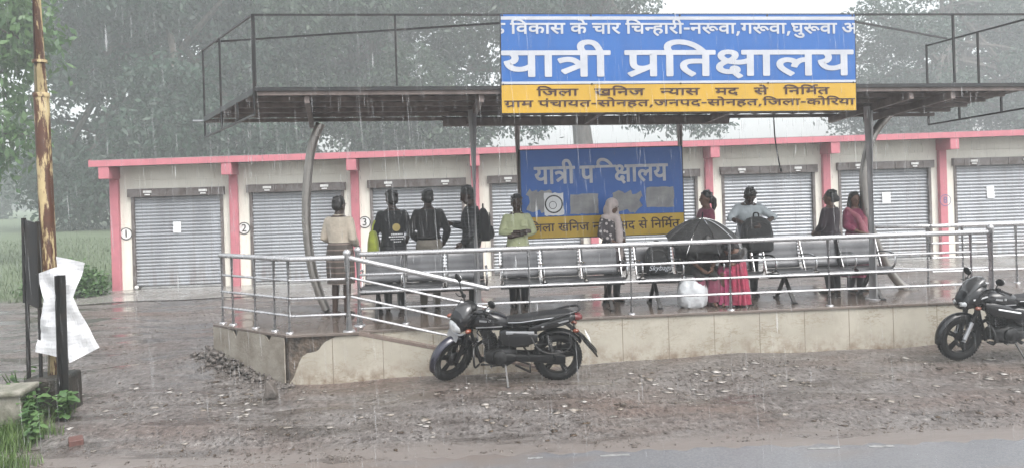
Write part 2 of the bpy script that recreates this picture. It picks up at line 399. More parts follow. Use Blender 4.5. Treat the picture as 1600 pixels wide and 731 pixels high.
def fastmesh(name, V, Fq, m, tone=None, loc=None, parent=None):   # numpy quads/tris
    me = bpy.data.meshes.new(name); V = np.asarray(V, np.float32); Fq = np.asarray(Fq, np.int32)
    if loc is not None: V = V - np.array(loc, np.float32)
    n, k = Fq.shape
    me.vertices.add(len(V)); me.vertices.foreach_set('co', V.ravel())
    me.loops.add(n*k); me.loops.foreach_set('vertex_index', Fq.ravel())
    me.polygons.add(n); me.polygons.foreach_set('loop_start', np.arange(0, n*k, k, dtype=np.int32))
    me.polygons.foreach_set('loop_total', np.full(n, k, np.int32))
    me.update(calc_edges=True)
    if tone is not None:
        a = me.attributes.new('tone', 'FLOAT', 'FACE'); a.data.foreach_set('value', np.asarray(tone, np.float32))
    me.materials.append(M[m] if isinstance(m, str) else m)
    o = bpy.data.objects.new(name, me); COL.objects.link(o)
    if loc is not None: o.location = loc
    if parent is not None: o.parent = parent
    return o
def RZ(a): return Matrix.Rotation(a, 4, 'Z')
def RX(a): return Matrix.Rotation(a, 4, 'X')
def RY(a): return Matrix.Rotation(a, 4, 'Y')
def TR(*v): return Matrix.Translation(v)
def smoothpath(pts, n=6):            # Catmull-Rom through pts
    P = [Vector(p) for p in pts]; P = [P[0]*2-P[1]] + P + [P[-1]*2-P[-2]]; out = []
    for i in range(1, len(P)-2):
        a, b, c, d = P[i-1:i+3]
        for k in range(n):
            t = k/n; out.append(.5*((2*b) + (c-a)*t + (2*a-5*b+4*c-d)*t*t + (3*b-a-3*c+d)*t**3))
    out.append(P[-2]); return out

# ---------------------------------------------------------------- Devanagari lettering from outline data
def put_text(line, x0, z0, sx, sz, y, m, parent, bold=0., name='lettering', thick=.002, skip=(), gap=0., facey=-1, xmax=None, zmin=-9.):
    """letters of one line as one mesh on the plane y=const facing -y; sx, sz: metres per font unit"""
    bmv = []; bmf = []; x = 0.; lay = 0; out_ = []
    def flush():
        if bmf:
            mb = MB(); mb.v = list(bmv); mb.f = list(bmf); out_.append(mb.build(name, m, parent)); bmv.clear(); bmf.clear()
    for idx, ch in enumerate(line):
        adv, cs = GLYPHS[ch]
        if ch == ' ': x += adv + gap; flush(); continue
        if idx in skip: x += adv; continue
        cu = bpy.data.curves.new('t', 'CURVE'); cu.dimensions = '2D'; cu.fill_mode = 'BOTH'; cu.extrude = thick
        rib = []
        for c in cs:
            pts = [tuple(map(int, q.split(','))) for q in c.split(' ')]; n = len(pts)
            sp = cu.splines.new('POLY'); sp.points.add(n-1); sp.use_cyclic_u = True
            for i, p in enumerate(pts):
                sp.points[i].co = (x0+(x+p[0])*sx, z0+p[1]*sz, 0, 1)
                if bold:
                    A_ = Vector((x0+(x+p[0])*sx, z0+p[1]*sz)); q = pts[(i+1) % n]; B_ = Vector((x0+(x+q[0])*sx, z0+q[1]*sz)); h = bold*sz
                    e = B_-A_
                    if e.length > 1e-7: e = e.normalized()*h; s_ = Vector((-e.y, e.x)); rib.append([A_-s_, B_-s_, B_+s_, A_+s_])
                    rib.append([A_+Vector((math.cos(k*PI/4)*h, math.sin(k*PI/4)*h)) for k in range(8)])
        ob = bpy.data.objects.new('t', cu); me = bpy.data.meshes.new_from_object(ob)
        o = len(bmv); lay += 1; dy = .0004*(lay % 3)
        for v in me.vertices:
            vx = v.co.x if xmax is None else min(max(v.co.x, xmax[0]), xmax[1])
            bmv.append((vx, y + facey*(v.co.z + thick) + facey*dy, max(v.co.y, zmin)))
        bmf += [tuple(i+o for i in p.vertices) for p in me.polygons]
        for k_, pg in enumerate(rib):
            o = len(bmv); yy = y + facey*(2*thick + dy + .00003*(1 + k_ % 9))
            for v in pg: bmv.append((v.x if xmax is None else min(max(v.x, xmax[0]), xmax[1]), yy, max(v.y, zmin)))
            bmf.append(tuple(range(o, o+len(pg))))
        bpy.data.objects.remove(ob); bpy.data.curves.remove(cu); bpy.data.meshes.remove(me)
        x += adv
    flush(); return out_[0]
def text_w(line, gap=0.): return sum(GLYPHS[c][0] + (gap if c == ' ' else 0) for c in line)
def latin(body, size, m, parent, mw, name, shear=0., ext=.0015):   # short latin text / digits; mw: 4x4 in parent space
    cu = bpy.data.curves.new('t', 'FONT'); cu.body = body; cu.size = size; cu.align_x = 'CENTER'; cu.align_y = 'CENTER'; cu.extrude = ext; cu.shear = shear
    ob = bpy.data.objects.new('t', cu); COL.objects.link(ob)
    dg = bpy.context.evaluated_depsgraph_get(); me = bpy.data.meshes.new_from_object(ob.evaluated_get(dg))
    bpy.data.objects.remove(ob); me.transform(mw); me.materials.clear(); me.materials.append(M[m]); me.name = name
    o = bpy.data.objects.new(name, me); COL.objects.link(o)
    if parent is not None: o.parent = parent
    return o

# outlines of the Devanagari letters on the signs: advance, contours (x,y in 1/1000 em)
GLYPHS={
'ढ':(563,['307,0 234,7 170,28 118,61 79,106 54,163 46,231 55,295 82,348 124,390 177,420 238,439 305,446 305,551 0,551 0,622 577,622 577,551 385,551 385,375 346,375 289,373 248,366 215,356 188,341 162,319 142,292 130,259 126,221 134,168 158,126 196,95 248,75 237,116 233,157 237,190 250,221 270,248 298,270 335,283 380,288 425,283 460,270 488,248 508,221 519,190 523,157 517,113 497,75 466,44 422,19 370,5', '306,140 310,104 323,70 373,76 413,94 439,121 448,157 444,184 430,204 410,217 385,221 353,216 328,200 312,174']),
'़':(0,['-338,-134 -334,-112 -322,-93 -304,-80 -283,-76 -262,-80 -244,-93 -232,-112 -228,-134 -232,-157 -244,-176 -262,-188 -283,-192 -304,-188 -322,-176 -334,-157']),
' ':(260,[]),
'ि':(259,['89,551 0,551 0,622 80,622 69,645 60,669 55,695 53,724 59,773 79,814 111,849 154,875 206,891 266,896 356,888 440,862 516,820 585,763 648,695 704,615 620,615 515,731 402,801 283,824 240,821 203,811 174,794 152,772 138,746 134,714 136,686 144,662 154,640 165,622 273,622 273,551 170,551 170,0 89,0']),
'व':(556,['571,551 467,551 467,0 387,0 387,165 358,148 324,132 282,122 233,118 182,123 137,139 99,164 70,198 52,238 46,286 52,339 72,383 104,418 146,444 196,459 255,464 270,464 288,462 307,461 326,459 342,457 354,454 349,381 329,385 306,388 282,390 259,391 204,384 162,364 136,331 127,287 135,243 158,212 193,194 235,188 283,194 324,210 359,234 387,260 387,551 0,551 0,622 571,622']),
'क':(762,['777,551 452,551 452,349 486,377 525,393 569,399 610,394 645,381 675,358 698,326 711,286 716,239 712,192 701,141 681,90 651,39 579,80 602,114 620,154 632,196 636,237 631,278 616,307 593,324 562,330 526,322 489,298 452,258 452,0 371,0 371,174 344,154 312,136 272,122 226,118 180,123 138,137 100,161 71,194 52,238 46,290 52,340 70,382 101,417 141,443 189,459 244,464 268,463 296,460 321,457 339,454 333,381 315,385 292,388 269,390 249,391 198,384 159,365 135,334 127,292 135,246 158,214 190,194 228,188 270,193 306,209 340,232 371,260 371,551 0,551 0,622 777,622']),
'ा':(259,['170,551 170,0 89,0 89,551 0,551 0,622 273,622 273,551']),
'स':(676,['587,551 587,0 506,0 506,266 477,258 448,254 416,252 380,251 337,253 292,258 248,267 212,277 191,264 167,253 212,200 264,146 320,92 380,42 326,-12 272,37 220,87 174,136 133,181 99,222 73,256 55,284 46,305 41,323 40,340 44,358 55,376 75,389 104,393 127,390 148,382 165,368 181,350 199,372 210,398 215,428 217,458 216,486 212,512 207,534 201,551 0,551 0,622 691,622 691,551', '369,322 406,323 440,326 472,331 506,339 506,551 281,551 288,532 293,511 297,486 298,458 296,419 288,385 277,356 262,333 315,325']),
'े':(0,['-169,615 -190,686 -210,740 -232,778 -256,804 -283,818 -315,823 -336,822 -354,818 -370,814 -385,809 -409,882 -367,892 -318,896 -268,890 -224,870 -187,836 -154,784 -123,711 -94,615']),
'च':(634,['649,551 545,551 545,0 465,0 465,165 436,148 403,133 364,122 317,118 269,123 227,137 190,161 163,193 146,231 141,275 144,303 154,330 168,353 185,371 38,369 38,441 331,441 349,441 367,440 382,440 389,440 382,370 350,370 298,364 256,346 230,315 221,274 228,236 250,210 281,193 317,188 363,193 402,210 436,233 465,260 465,551 0,551 0,622 649,622']),
'र':(409,['395,42 341,-12 284,37 230,87 181,136 138,181 102,222 75,256 57,284 46,305 42,323 40,340 44,358 55,376 75,389 104,393 127,390 148,382 165,368 181,349 215,372 238,399 252,431 256,468 255,491 251,514 246,534 239,551 0,551 0,622 424,622 424,551 320,551 332,510 336,458 330,407 314,365 288,330 254,300 213,276 167,254 216,201 272,146 332,93']),
'n_':(358,['0,622 373,622 373,551 0,551', '204,298 204,244 200,220 190,202 174,192 153,188 128,193 102,209 77,232 56,260 42,290 37,318 40,339 50,355 69,366 98,369 385,369 385,298']),
'ह':(531,['321,69 354,82 380,98 397,120 403,148 396,182 374,208 336,224 280,229 238,226 202,216 174,200 147,167 138,124 141,94 150,64 167,33 196,0 241,-40 302,-89 248,-142 167,-73 108,-9 80,34 64,80 58,130 62,166 74,198 92,225 115,248 97,268 82,292 72,320 69,352 72,378 79,400 91,418 106,433 131,448 158,458 191,463 229,465 361,465 361,551 0,551 0,622 546,622 546,551 442,551 442,394 230,394 204,393 186,391 174,387 164,381 153,366 149,347 152,328 159,312 170,297 183,284 232,296 284,300 347,295 396,279 434,255 460,224 476,190 481,153 472,100 447,57 405,24 348,2']),
'ी':(259,['-185,615 -200,649 -211,682 -218,714 -220,748 -215,789 -201,824 -178,854 -146,878 -107,891 -61,896 -6,889 39,868 76,831 108,778 136,709 163,622 273,622 273,551 170,551 170,0 89,0 89,551 0,551 0,622 87,622 58,712 28,776 5,803 -23,820 -57,825 -92,819 -118,800 -134,771 -139,733 -136,701 -129,672 -118,644 -105,615']),
'-':(340,['49,338 291,338 291,256 49,256']),
'न':(555,['0,622 569,622 569,551 466,551 466,0 385,0 385,298 204,298 204,244 200,220 190,202 174,192 153,188 128,193 102,209 77,232 56,260 42,290 37,318 40,339 50,355 69,366 98,369 385,369 385,551 0,551']),
'U':(787,['498,159 443,169 398,198 376,227 362,261 358,300 358,304 342,312 324,318 305,323 284,326 260,304 232,286 201,269 167,254 216,201 272,146 332,93 395,42 341,-12 284,37 230,87 181,136 138,181 102,222 75,256 57,284 46,305 42,323 40,340 44,358 55,376 75,389 104,393 127,390 148,382 165,368 181,349 215,372 238,399 252,431 256,468 255,491 251,514 246,534 239,551 0,551 0,622 801,622 801,551 320,551 332,510 336,458 333,422 325,390 352,383 378,373 400,398 428,419 465,432 510,437 567,430 618,410 661,377 700,336 734,286 764,232 701,198 656,273 611,326 564,358 512,369 475,364 449,348 434,324 429,298 434,266 450,246 473,234 500,230 515,231 530,232 545,236 561,242 585,175 561,167 538,162 517,160']),
',':(268,['46,-129 61,-68 74,-3 86,60 95,116 192,116 199,105 183,50 162,-11 138,-72 113,-129']),
'ग':(563,['208,551 208,234 205,211 196,193 180,182 160,178 134,183 106,199 81,222 60,250 46,280 41,308 44,329 54,345 73,356 102,359 127,359 127,551 0,551 0,622 578,622 578,551 474,551 474,0 393,0 393,551']),
'घ':(591,['605,551 502,551 502,0 421,0 421,166 388,148 352,132 310,122 259,118 211,122 169,136 134,158 107,188 91,224 86,266 88,294 96,320 109,344 128,366 92,389 65,420 48,457 42,497 44,526 52,551 0,551 0,622 605,622', '167,269 174,233 195,208 227,193 267,188 316,193 358,210 393,233 421,260 421,551 145,551 128,525 123,494 128,461 144,437 169,421 200,412 230,417 263,419 288,418 308,417 302,347 295,348 287,348 280,348 273,348 229,343 196,328 174,303']),
'ु':(0,['-248,-12 -193,5 -136,11 -90,7 -51,-6 -20,-28 4,-56 17,-90 22,-129 17,-167 1,-201 -24,-229 -60,-251 -104,-264 -157,-268 -219,-263 -275,-248 -324,-222 -392,-168 -455,-100 -394,-57 -356,-101 -320,-136 -284,-163 -246,-182 -204,-192 -157,-196 -98,-188 -63,-163 -51,-122 -57,-93 -76,-73 -102,-61 -131,-57 -157,-58 -180,-62 -201,-69 -222,-79']),
'अ':(764,['470,218 465,175 450,141 424,114 374,88 312,80 257,87 206,108 159,144 115,196 71,267 29,356 100,382 145,287 193,214 228,180 265,160 305,153 340,157 367,170 385,193 391,227 386,262 370,293 347,321 318,347 290,343 260,341 255,411 313,418 352,435 373,461 380,494 374,525 356,546 331,558 302,562 267,560 235,552 204,540 171,525 146,594 175,608 210,620 252,629 298,632 346,628 386,615 418,593 441,565 454,532 459,495 452,447 429,407 392,375 402,365 412,355 450,351 486,350 516,351 543,353 568,357 594,363 594,551 521,551 521,622 779,622 779,551 675,551 675,0 594,0 594,290 570,285 547,282 523,280 498,279 479,280 455,282 466,251']),
'य':(580,['595,622 595,551 491,551 491,0 410,0 410,179 379,162 343,146 301,136 253,132 197,139 148,159 108,192 75,237 52,291 38,353 92,369 130,390 152,418 160,457 157,484 148,509 136,532 123,551 0,551 0,622', '129,301 152,258 180,228 215,209 259,203 306,208 346,224 380,247 410,274 410,551 211,551 233,498 240,445 228,381 191,333']),
'T':(552,['127,65 80,132 326,281 287,327 254,358 220,374 181,380 153,378 124,372 93,361 55,343 27,417 62,432 98,444 137,453 179,456 217,453 251,444 283,427 314,402 346,369 382,326 382,551 0,551 0,622 566,622 566,551 463,551 463,0 382,0 382,234']),
'P':(568,['45,53 214,153 166,168 128,194 106,223 91,258 82,301 79,358 79,551 0,551 0,622 583,622 583,551 479,551 479,0 398,0 398,193 92,-13', '398,551 160,551 160,369 161,332 163,304 167,282 172,266 180,252 190,240 220,223 262,217 300,222 337,236 370,256 398,280']),
'त':(570,['481,551 481,0 400,0 400,328 291,328 238,326 200,322 172,313 150,299 132,274 126,237 135,189 163,142 208,94 271,40 217,-12 173,28 132,68 96,109 68,151 51,195 45,242 48,275 58,305 74,330 93,351 125,373 163,388 211,396 272,399 400,399 400,551 0,551 0,622 584,622 584,551']),
'K':(712,['623,551 623,0 542,0 542,325 510,312 476,302 436,295 390,293 342,296 298,303 259,314 225,326 184,298 153,270 134,242 128,208 130,188 138,168 152,149 174,134 205,123 247,120 258,120 269,121 264,139 263,157 268,184 283,202 304,213 328,216 364,210 391,190 408,164 413,136 410,111 400,92 385,78 365,66 383,44 402,22 423,1 448,-24 390,-65 364,-34 338,-4 316,26 298,53 286,51 272,50 258,50 245,50 190,55 141,70 101,95 71,126 52,164 46,205 55,255 80,296 119,331 164,361 125,392 97,426 80,464 74,507 84,556 114,596 145,616 184,628 231,632 289,625 338,603 362,580 377,551 382,515 376,471 359,434 332,402 295,373 315,369 336,366 357,364 379,364 423,367 464,374 504,389 542,411 542,551 453,551 453,622 727,622 727,551', '153,502 158,471 174,442 198,418 228,399 270,433 295,468 303,506 299,528 286,548 263,562 229,566 198,562 174,549 158,529']),
'ल':(678,['0,551 0,622 693,622 693,551 589,551 589,0 508,0 508,355 502,356 494,356 470,353 445,344 420,327 397,300 375,262 356,208 279,232 293,275 311,313 287,329 263,342 238,350 209,353 174,347 148,330 131,304 126,271 131,234 148,198 174,163 210,126 255,86 309,40 255,-12 200,37 149,84 106,129 73,176 52,224 45,275 51,323 70,362 97,390 131,410 168,422 204,426 246,422 284,412 320,394 354,370 396,401 444,420 499,426 504,426 508,426 508,551']),
'ज':(742,['653,551 653,0 572,0 572,370 435,370 400,371 378,373 410,340 436,303 452,262 458,218 453,176 438,141 414,114 384,95 348,84 310,80 258,88 209,110 162,151 117,212 74,294 31,401 102,426 133,344 165,276 198,222 232,184 268,161 306,153 335,157 358,170 374,193 379,227 371,270 348,310 314,346 273,377 302,441 572,441 572,551 0,551 0,622 757,622 757,551']),
'ख':(818,['729,551 729,0 648,0 648,45 611,28 572,16 530,9 488,7 417,13 348,31 282,60 216,104 150,164 85,239 62,271 49,296 42,318 40,338 44,358 55,376 75,389 104,393 127,390 148,382 165,368 181,350 199,372 210,398 215,428 217,458 216,483 214,508 209,530 201,551 0,551 0,622 833,622 833,551', '534,232 568,236 598,246 625,262 648,280 648,551 281,551 294,509 298,458 294,407 282,364 263,328 221,285 166,253 238,179 314,124 368,99 426,84 490,79 532,82 572,89 610,102 648,122 648,198 623,185 593,174 559,166 521,164 476,169 436,184 403,207 378,238 361,276 356,319 361,364 377,402 404,432 439,455 482,468 531,473 550,472 575,470 599,467 616,463 610,394 594,398 576,401 558,403 540,404 497,398 464,382 444,354 437,316 444,279 464,252 496,237']),
'म':(598,['509,551 509,0 428,0 428,250 207,250 207,213 203,185 192,166 177,155 159,151 140,154 119,164 99,178 80,196 64,216 50,237 42,258 39,278 42,295 52,308 71,318 100,321 126,321 126,551 0,551 0,622 612,622 612,551', '428,551 207,551 207,321 428,321']),
'द':(520,['413,-58 392,-24 373,11 356,44 342,73 330,71 316,70 302,68 287,68 245,71 202,78 162,92 124,112 92,140 68,176 51,219 46,272 50,313 62,348 79,377 102,401 139,426 183,443 234,453 290,456 295,456 295,551 0,551 0,622 534,622 534,551 376,551 376,385 327,385 275,383 234,378 201,369 173,355 153,338 138,317 129,292 126,262 136,214 166,174 197,155 237,144 287,140 293,140 299,140 305,140 312,141 308,160 306,176 311,206 327,226 349,236 373,240 411,234 438,216 455,190 461,162 457,134 446,112 430,97 410,86 423,62 438,36 457,9 480,-24']),
'R':(0,['-190,615 -209,651 -226,688 -236,726 -240,762 -235,803 -220,836 -196,862 -146,888 -85,896 -54,894 -26,890 -1,882 21,872 -1,806 -18,814 -37,821 -57,826 -78,827 -113,821 -139,804 -155,779 -160,747 -157,714 -146,682 -130,650 -108,615']),
'G':(563,['172,-24 125,43 393,205 393,551 208,551 208,234 205,211 196,193 180,182 160,178 134,183 106,199 81,222 60,250 46,280 41,308 44,329 54,345 73,356 102,359 127,359 127,551 0,551 0,622 578,622 578,551 474,551 474,0 393,0 393,122']),
'प':(568,['479,551 479,0 398,0 398,191 368,174 335,159 298,149 254,146 216,149 182,160 152,175 128,194 106,223 91,258 82,301 79,358 79,551 0,551 0,622 583,622 583,551', '398,551 160,551 160,369 161,332 163,304 167,282 172,266 180,252 190,240 220,223 263,217 302,222 338,236 370,256 398,280']),
'ं':(0,['-185,772 -181,794 -168,813 -151,826 -130,830 -109,826 -91,813 -79,794 -75,772 -79,750 -91,731 -109,718 -130,714 -151,718 -168,731 -181,750']),
'ो':(259,['170,551 170,0 89,0 89,551 0,551 0,622 273,622 273,551', '90,615 69,686 48,740 27,778 3,804 -24,818 -56,823 -77,822 -95,818 -111,814 -126,809 -150,882 -108,892 -59,896 -9,890 34,870 72,836 106,784 136,711 165,615']),
}
LINE_TOP=['ढ', '़', ' ', 'ि', 'व', 'क', 'ा', 'स', ' ', 'क', 'े', ' ', 'च', 'ा', 'र', ' ', 'ि', 'च', 'n_', 'ह', 'ा', 'र', 'ी', '-', 'न', 'U', 'व', 'ा', ',', 'ग', 'U', 'व', 'ा', ',', 'घ', 'ु', 'U', 'व', 'ा', ' ', 'अ']
LINE_BIG=['य', 'ा', 'T', 'ी', ' ', 'P', 'ि', 'त', 'K', 'ा', 'ल', 'य']
LINE_Y1=['ि', 'ज', 'ल', 'ा', ' ', 'ख', 'ि', 'न', 'ज', ' ', 'n_', 'य', 'ा', 'स', ' ', 'म', 'द', ' ', 'स', 'े', ' ', 'ि', 'न', 'ि', 'म', 'R', 'त']
LINE_Y2=['G', 'ा', 'म', ' ', 'प', 'ं', 'च', 'ा', 'य', 'त', '-', 'स', 'ो', 'न', 'ह', 'त', ',', 'ज', 'न', 'प', 'द', '-', 'स', 'ो', 'न', 'ह', 'त', ',', 'ि', 'ज', 'ल', 'ा', '-', 'क', 'ो', 'ि', 'र', 'य', 'ा']
# ---------------------------------------------------------------- ground, road
def hz(x, y):
    a = .5*(1+math.tanh((y-6.9)*3)); b = .5*(1-math.tanh((y-15)*.8))
    z = a*b*(.018*math.sin(x*1.7+y*.9)+.014*math.sin(x*.6-y*2.3+1)+.010*math.sin(x*4.1+y*3.3))
    z += .15*math.exp(-((x+3.5)**2+(y-10.2)**2)/.55)*a
    z += .05*math.exp(-((x+4.9)**2+(y-7.6)**2)/1.4)
    return z
def axis(*seg):
    out = []
    for a, b, n in seg: out += [a+(b-a)*i/n for i in range(n)]
    return out + [seg[-1][1]]
gx = axis((-120, -30, 8), (-30, -9, 14), (-9, 10, 150), (10, 30, 14), (30, 120, 8))
gy = axis((-60, 3, 8), (3, 6, 6), (6, 13, 70), (13, 20, 20), (20, 60, 12), (60, 160, 6))
V = [(x, y, hz(x, y)) for y in gy for x in gx]; nx = len(gx)
Q = [(j*nx+i, j*nx+i+1, (j+1)*nx+i+1, (j+1)*nx+i) for j in range(len(gy)-1) for i in range(nx-1)]
g = MB(); g.v = V; g.f = Q; tag(g.build('ground', 'ground', smooth=True), kind='structure')
def sheet(name, m, x0, x1, yf, yb, z, n=60):
    mb = MB(); vs = []
    for i in range(n+1):
        x = x0+(x1-x0)*i/n; vs += [(x, yf(x), z), (x, yb(x), z)]
    mb.add(vs, [(2*i, 2*i+2, 2*i+3, 2*i+1) for i in range(n)]); return tag(mb.build(name, m), kind='structure')
wob = lambda x: .06*math.sin(x*1.1)+.04*math.sin(x*2.7+1)+.02*math.sin(x*6.3)
sheet('road', 'road', -40, 60, lambda x: -40., lambda x: 6.17-.06*(max(-6, min(9, x))-2.5)+wob(x)*.35+.025*math.sin(x*13.1)+.018*math.sin(x*29.3+1), .008, 2600)
mb = MB(); x = .5
while x < 14:
    l = rng.uniform(.05, .28)
    if rng.random() < .3:
        n = 7; up_ = [(x+l*i/n, 6.095-.06*(min(9, x+l*i/n)-2.5)+rng.uniform(.0, .02)) for i in range(n+1)]; dn_ = [(x+l*i/n, 6.075-.06*(min(9, x+l*i/n)-2.5)+rng.uniform(-.012, .004)) for i in range(n+1)]
        mb.prism(dn_+up_[::-1], .0095, .0115)
    x += l+rng.uniform(.02, .5)
tag(mb.build('road_marking', mat('worn_line_paint', (.25, .25, .25), (.15, .15, .15), 14, rough=.4)), kind='structure')
sheet('apron_paving', 'apron', -8.75, 34, lambda x: 16.6+.25*math.sin(x*.8)+.12*math.sin(x*2.3), lambda x: 18.95, .012, 160)

# ---------------------------------------------------------------- row of shops
PX = [-8.45, -5.6, -2.63, .38, 3.4, 6.43, 9.57, 12.75, 15.85, 18.9]
YF = 18.9
rz_ = lambda x: 3.03+.0072*(x+8.65)
hz_ = lambda x: 2.46+.0085*(x+8.2)
shop = thing('shop_row', 'long single storey row of cream shops with pink pillars and closed steel shutters', 'shops', (-8.5, YF, 0))
wall = MB()
for i in range(9):
    a, b = PX[i]+.36, PX[i+1]-.28; h = hz_((a+b)/2)
    wall.box(((PX[i-1 if i else 0]-.28+a)/2 if i else (-8.5+a)/2, YF+.1, 1.5), ((a-(PX[i]-.28)) if i else a+8.5, .2, 3.2))
    wall.v[-8:] = [(x, y, (-.1 if z < 1 else rz_(x)-.002)) for x, y, z in wall.v[-8:]]
    if i:
        w0, w1 = PX[i]-.28, a
        wall.v[-8:] = [(w0 if k % 2 == 0 else w1, y, z) for k, (x, y, z) in enumerate(wall.v[-8:])]
    wall.box(((a+b)/2, YF+.1, 3), (b-a, .2, 1)); wall.v[-8:] = [(x, y, h if z < 3 else rz_(x)-.002) for x, y, z in wall.v[-8:]]
wall.box((-8.42, YF+2.1, 1.5), (.16, 3.8, 3.2)); wall.box((5.2, YF+4.1, 1.5), (27.4, .2, 3.2))
wall.build('wall', 'cream', shop, world=True)
rf = MB(); rf.box((5.2, YF+1.75, 3.12), (27.9, 4.7, .14)); rf.v = [(x, y, rz_(x)+(.0 if z < 3.12 else .15)) for x, y, z in rf.v]
roof = rf.build('roof', 'roofcon', shop, world=True)
fa = MB()
for i in range(60):
    a = -8.78+27.98*i/60; b = -8.78+27.98*(i+1)/60
    q = [(a, rz_(a)-.012), (b, rz_(b)-.012), (b, rz_(b)+.135), (a, rz_(a)+.135)]; fa.prism(q, YF-.63, YF-.603, 'xz')
fa.box((-8.772, YF+1.7, 3.12), (.025, 4.6, .14))
fa.build('fascia', 'pink', shop, world=True)
for i, p in enumerate(PX):
    pl = MB(); pl.box((p+.0, YF-.06, 1.45), (.2, .12, 3.1)); pl.v = [(x, y, -.1 if z < 1 else rz_(p)-.30) for x, y, z in pl.v]
    o = pl.build('pillar', 'pink', shop, world=True, bevel=.008)
    MB().box((p, YF-.305, rz_(p)-.16), (.24, .61, .29)).build('pillar_bracket', 'pink', o, world=True, bevel=.01)
for i in range(9):
    a, b = PX[i]+.36, PX[i+1]-.28; c = (a+b)/2; h = hz_(c)
    sh = MB(); rows = 27; z0 = .07; z1 = h-.2; st = (z1-z0)/rows; vs = []; fs = []
    prof = [(0, 0.), (.28, .020), (.55, .026), (.82, .016), (.97, .0)]
    for k in range(rows):
        for t, d in prof: vs += [(a+.05, YF+.06-d, z0+(k+t)*st), (b-.05, YF+.06-d, z0+(k+t)*st)]
    n = len(vs)//2; sh.add(vs, [(2*k, 2*k+1, 2*k+3, 2*k+2) for k in range(n-1)])
    s = sh.build('shutter', 'shutter', shop, world=True)
    for xx in (a+.035, b-.035): MB().box((xx, YF+.02, h/2), (.07, .1, h)).build('guide_frame', 'hood', s, world=True, bevel=.006)
    ho = MB(); ho.box((c, YF-.02, h-.10), (b-a+.10, .18, .2))
    for t in (.1, .4, .6, .9): ho.box((a+(b-a)*t, YF-.117, h-.1), (.03, .012, .2))
    ho.build('hood', 'hood', s, world=True, bevel=.008)
    for t in (.2, .8): MB().box((a+(b-a)*t, YF-.13, h-.08), (.20, .03, .06)).box((a+(b-a)*t, YF-.128, h-.15), (.13, .03, .035)).build('spring_bracket', 'white', s, world=True, bevel=.006)
    MB().box((c, YF+.03, .045), (b-a-.1, .05, .05)).build('bottom_bar', 'chrome', s, world=True)
    cd = MB().tube([(a+.1, YF-.012, h+.22), (b-.2, YF-.012, h+.22)], .008, 6).tube([(b-.2, YF-.012, h+.22), (b-.2, YF-.012, h+.4)], .008, 6); cd.box((b-.2, YF-.015, h+.42), (.06, .03, .06))
    cd.build('conduit', 'cream', shop, world=True)
MB().ell((-7.98, YF-.1, .07), (.05, .05, .05)).build('padlock', 'white', shop, world=True, smooth=True)
for n, px, z in (('1', PX[0]+.22, 1.38), ('2', PX[1]+.21, 1.42), ('3', PX[2]+.21, 1.47)):
    d = MB(); d.lathe([(0.001, 0), (.145, 0), (.145, .006), (.001, .006)], (px, YF-.002, z), (0, -1, 0), 28); o = d.build('number_disc', 'white', shop, world=True)
    MB().lathe([(.128, .006), (.15, .006), (.15, .009), (.128, .009)], (px, YF-.002, z), (0, -1, 0), 28).build('ring', 'black', o, world=True)
    latin(n, .26, 'black', o, TR(px-shop.location.x, -.012, z) @ RX(PI/2), 'digit', ext=.004)
M['ink'] = mat('faded_blue_ink', (.10, .12, .26), rough=.6)
o = MB().lathe([(.14, 0), (.155, 0), (.155, .004), (.14, .004)], (PX[7]+.03, YF-.122, 1.55), (0, -1, 0), 28).build('number_ring', 'ink', shop, world=True)
latin('8', .24, 'ink', o, TR(PX[7]+.03-shop.location.x, -.124, 1.55) @ RX(PI/2), 'digit')
def notice(x, z, w, h, tilt, label, yy=None, m='paper'):
    mb = MB(); n = 5; rs = []
    for i in range(n+1):
        t = i/n-.5; rs.append([(t*w, -.004-.012*math.sin((t+.5)*PI)*(1 if k else .4), k*h) for k in (-.5, .5)])
    vs = [v for r in rs for v in r]; fs = [(2*i, 2*i+2, 2*i+3, 2*i+1) for i in range(n)]
    b = [(x_, y_-.002, z_) for x_, y_, z_ in vs]
    mb.add(vs, fs); mb.add(b, [tuple(reversed(f)) for f in fs])
    mb.xform(RY(tilt)); o = mb.build('paper_notice', m); o.location = (x, YF+.03 if yy is None else yy, z)
    return tag(o, label, 'notice', 'paper notices stuck on the shutters')
notice(-7.02, 1.50, .19, .27, .02, 'white paper notice stuck on the shutter numbered 1')
notice(7.62, 1.62, .20, .28, -.03, 'white paper notice on the shutter just right of the man in a white tee')
notice(11.25, 1.66, .23, .30, .0, 'white paper notice on the shutter just left of the pillar numbered 8')
notice(14.15, 1.72, .21, .32, -.06, 'torn white paper notice on the shutter right of the pillar numbered 8')

# ---------------------------------------------------------------- platform
PT = .58
plat = thing('waiting_platform', 'raised tiled waiting platform with a broken front corner and a narrow ramp', 'platform', (2.5, 9.5, 0))
poly = [(-2.14, 9.09), (-1.28, 9.09), (-1.28, 9.205), (1.08, 9.205), (1.08, 9.43), (9.6, 9.43), (9.6, 11.4), (-3.1, 11.4), (-3.32, 10.10)]
MB().prism(poly, PT-.035, PT).build('floor', 'floor', plat, world=True, bevel=.006)
inner = [(-2.12, 9.13), (-1.3, 9.13), (-1.3, 9.24), (1.06, 9.24), (1.06, 9.47), (9.57, 9.47), (9.57, 11.37), (-3.08, 11.37), (-3.28, 10.13)]
MB().prism(inner, -.1, PT-.035).build('core', 'core', plat, world=True)
f = MB(); f.prism([(1.06, -.1), (9.6, -.1), (9.6, .543), (1.06, .543)], 9.452, 9.468, 'xz'); f.prism([(.2, -.1), (1.078, -.1), (1.078, .543), (-1.27, .543), (-1.27, .3)], 9.222, 9.238, 'xz'); f.build('front_tiling', 'tile', plat, world=True)
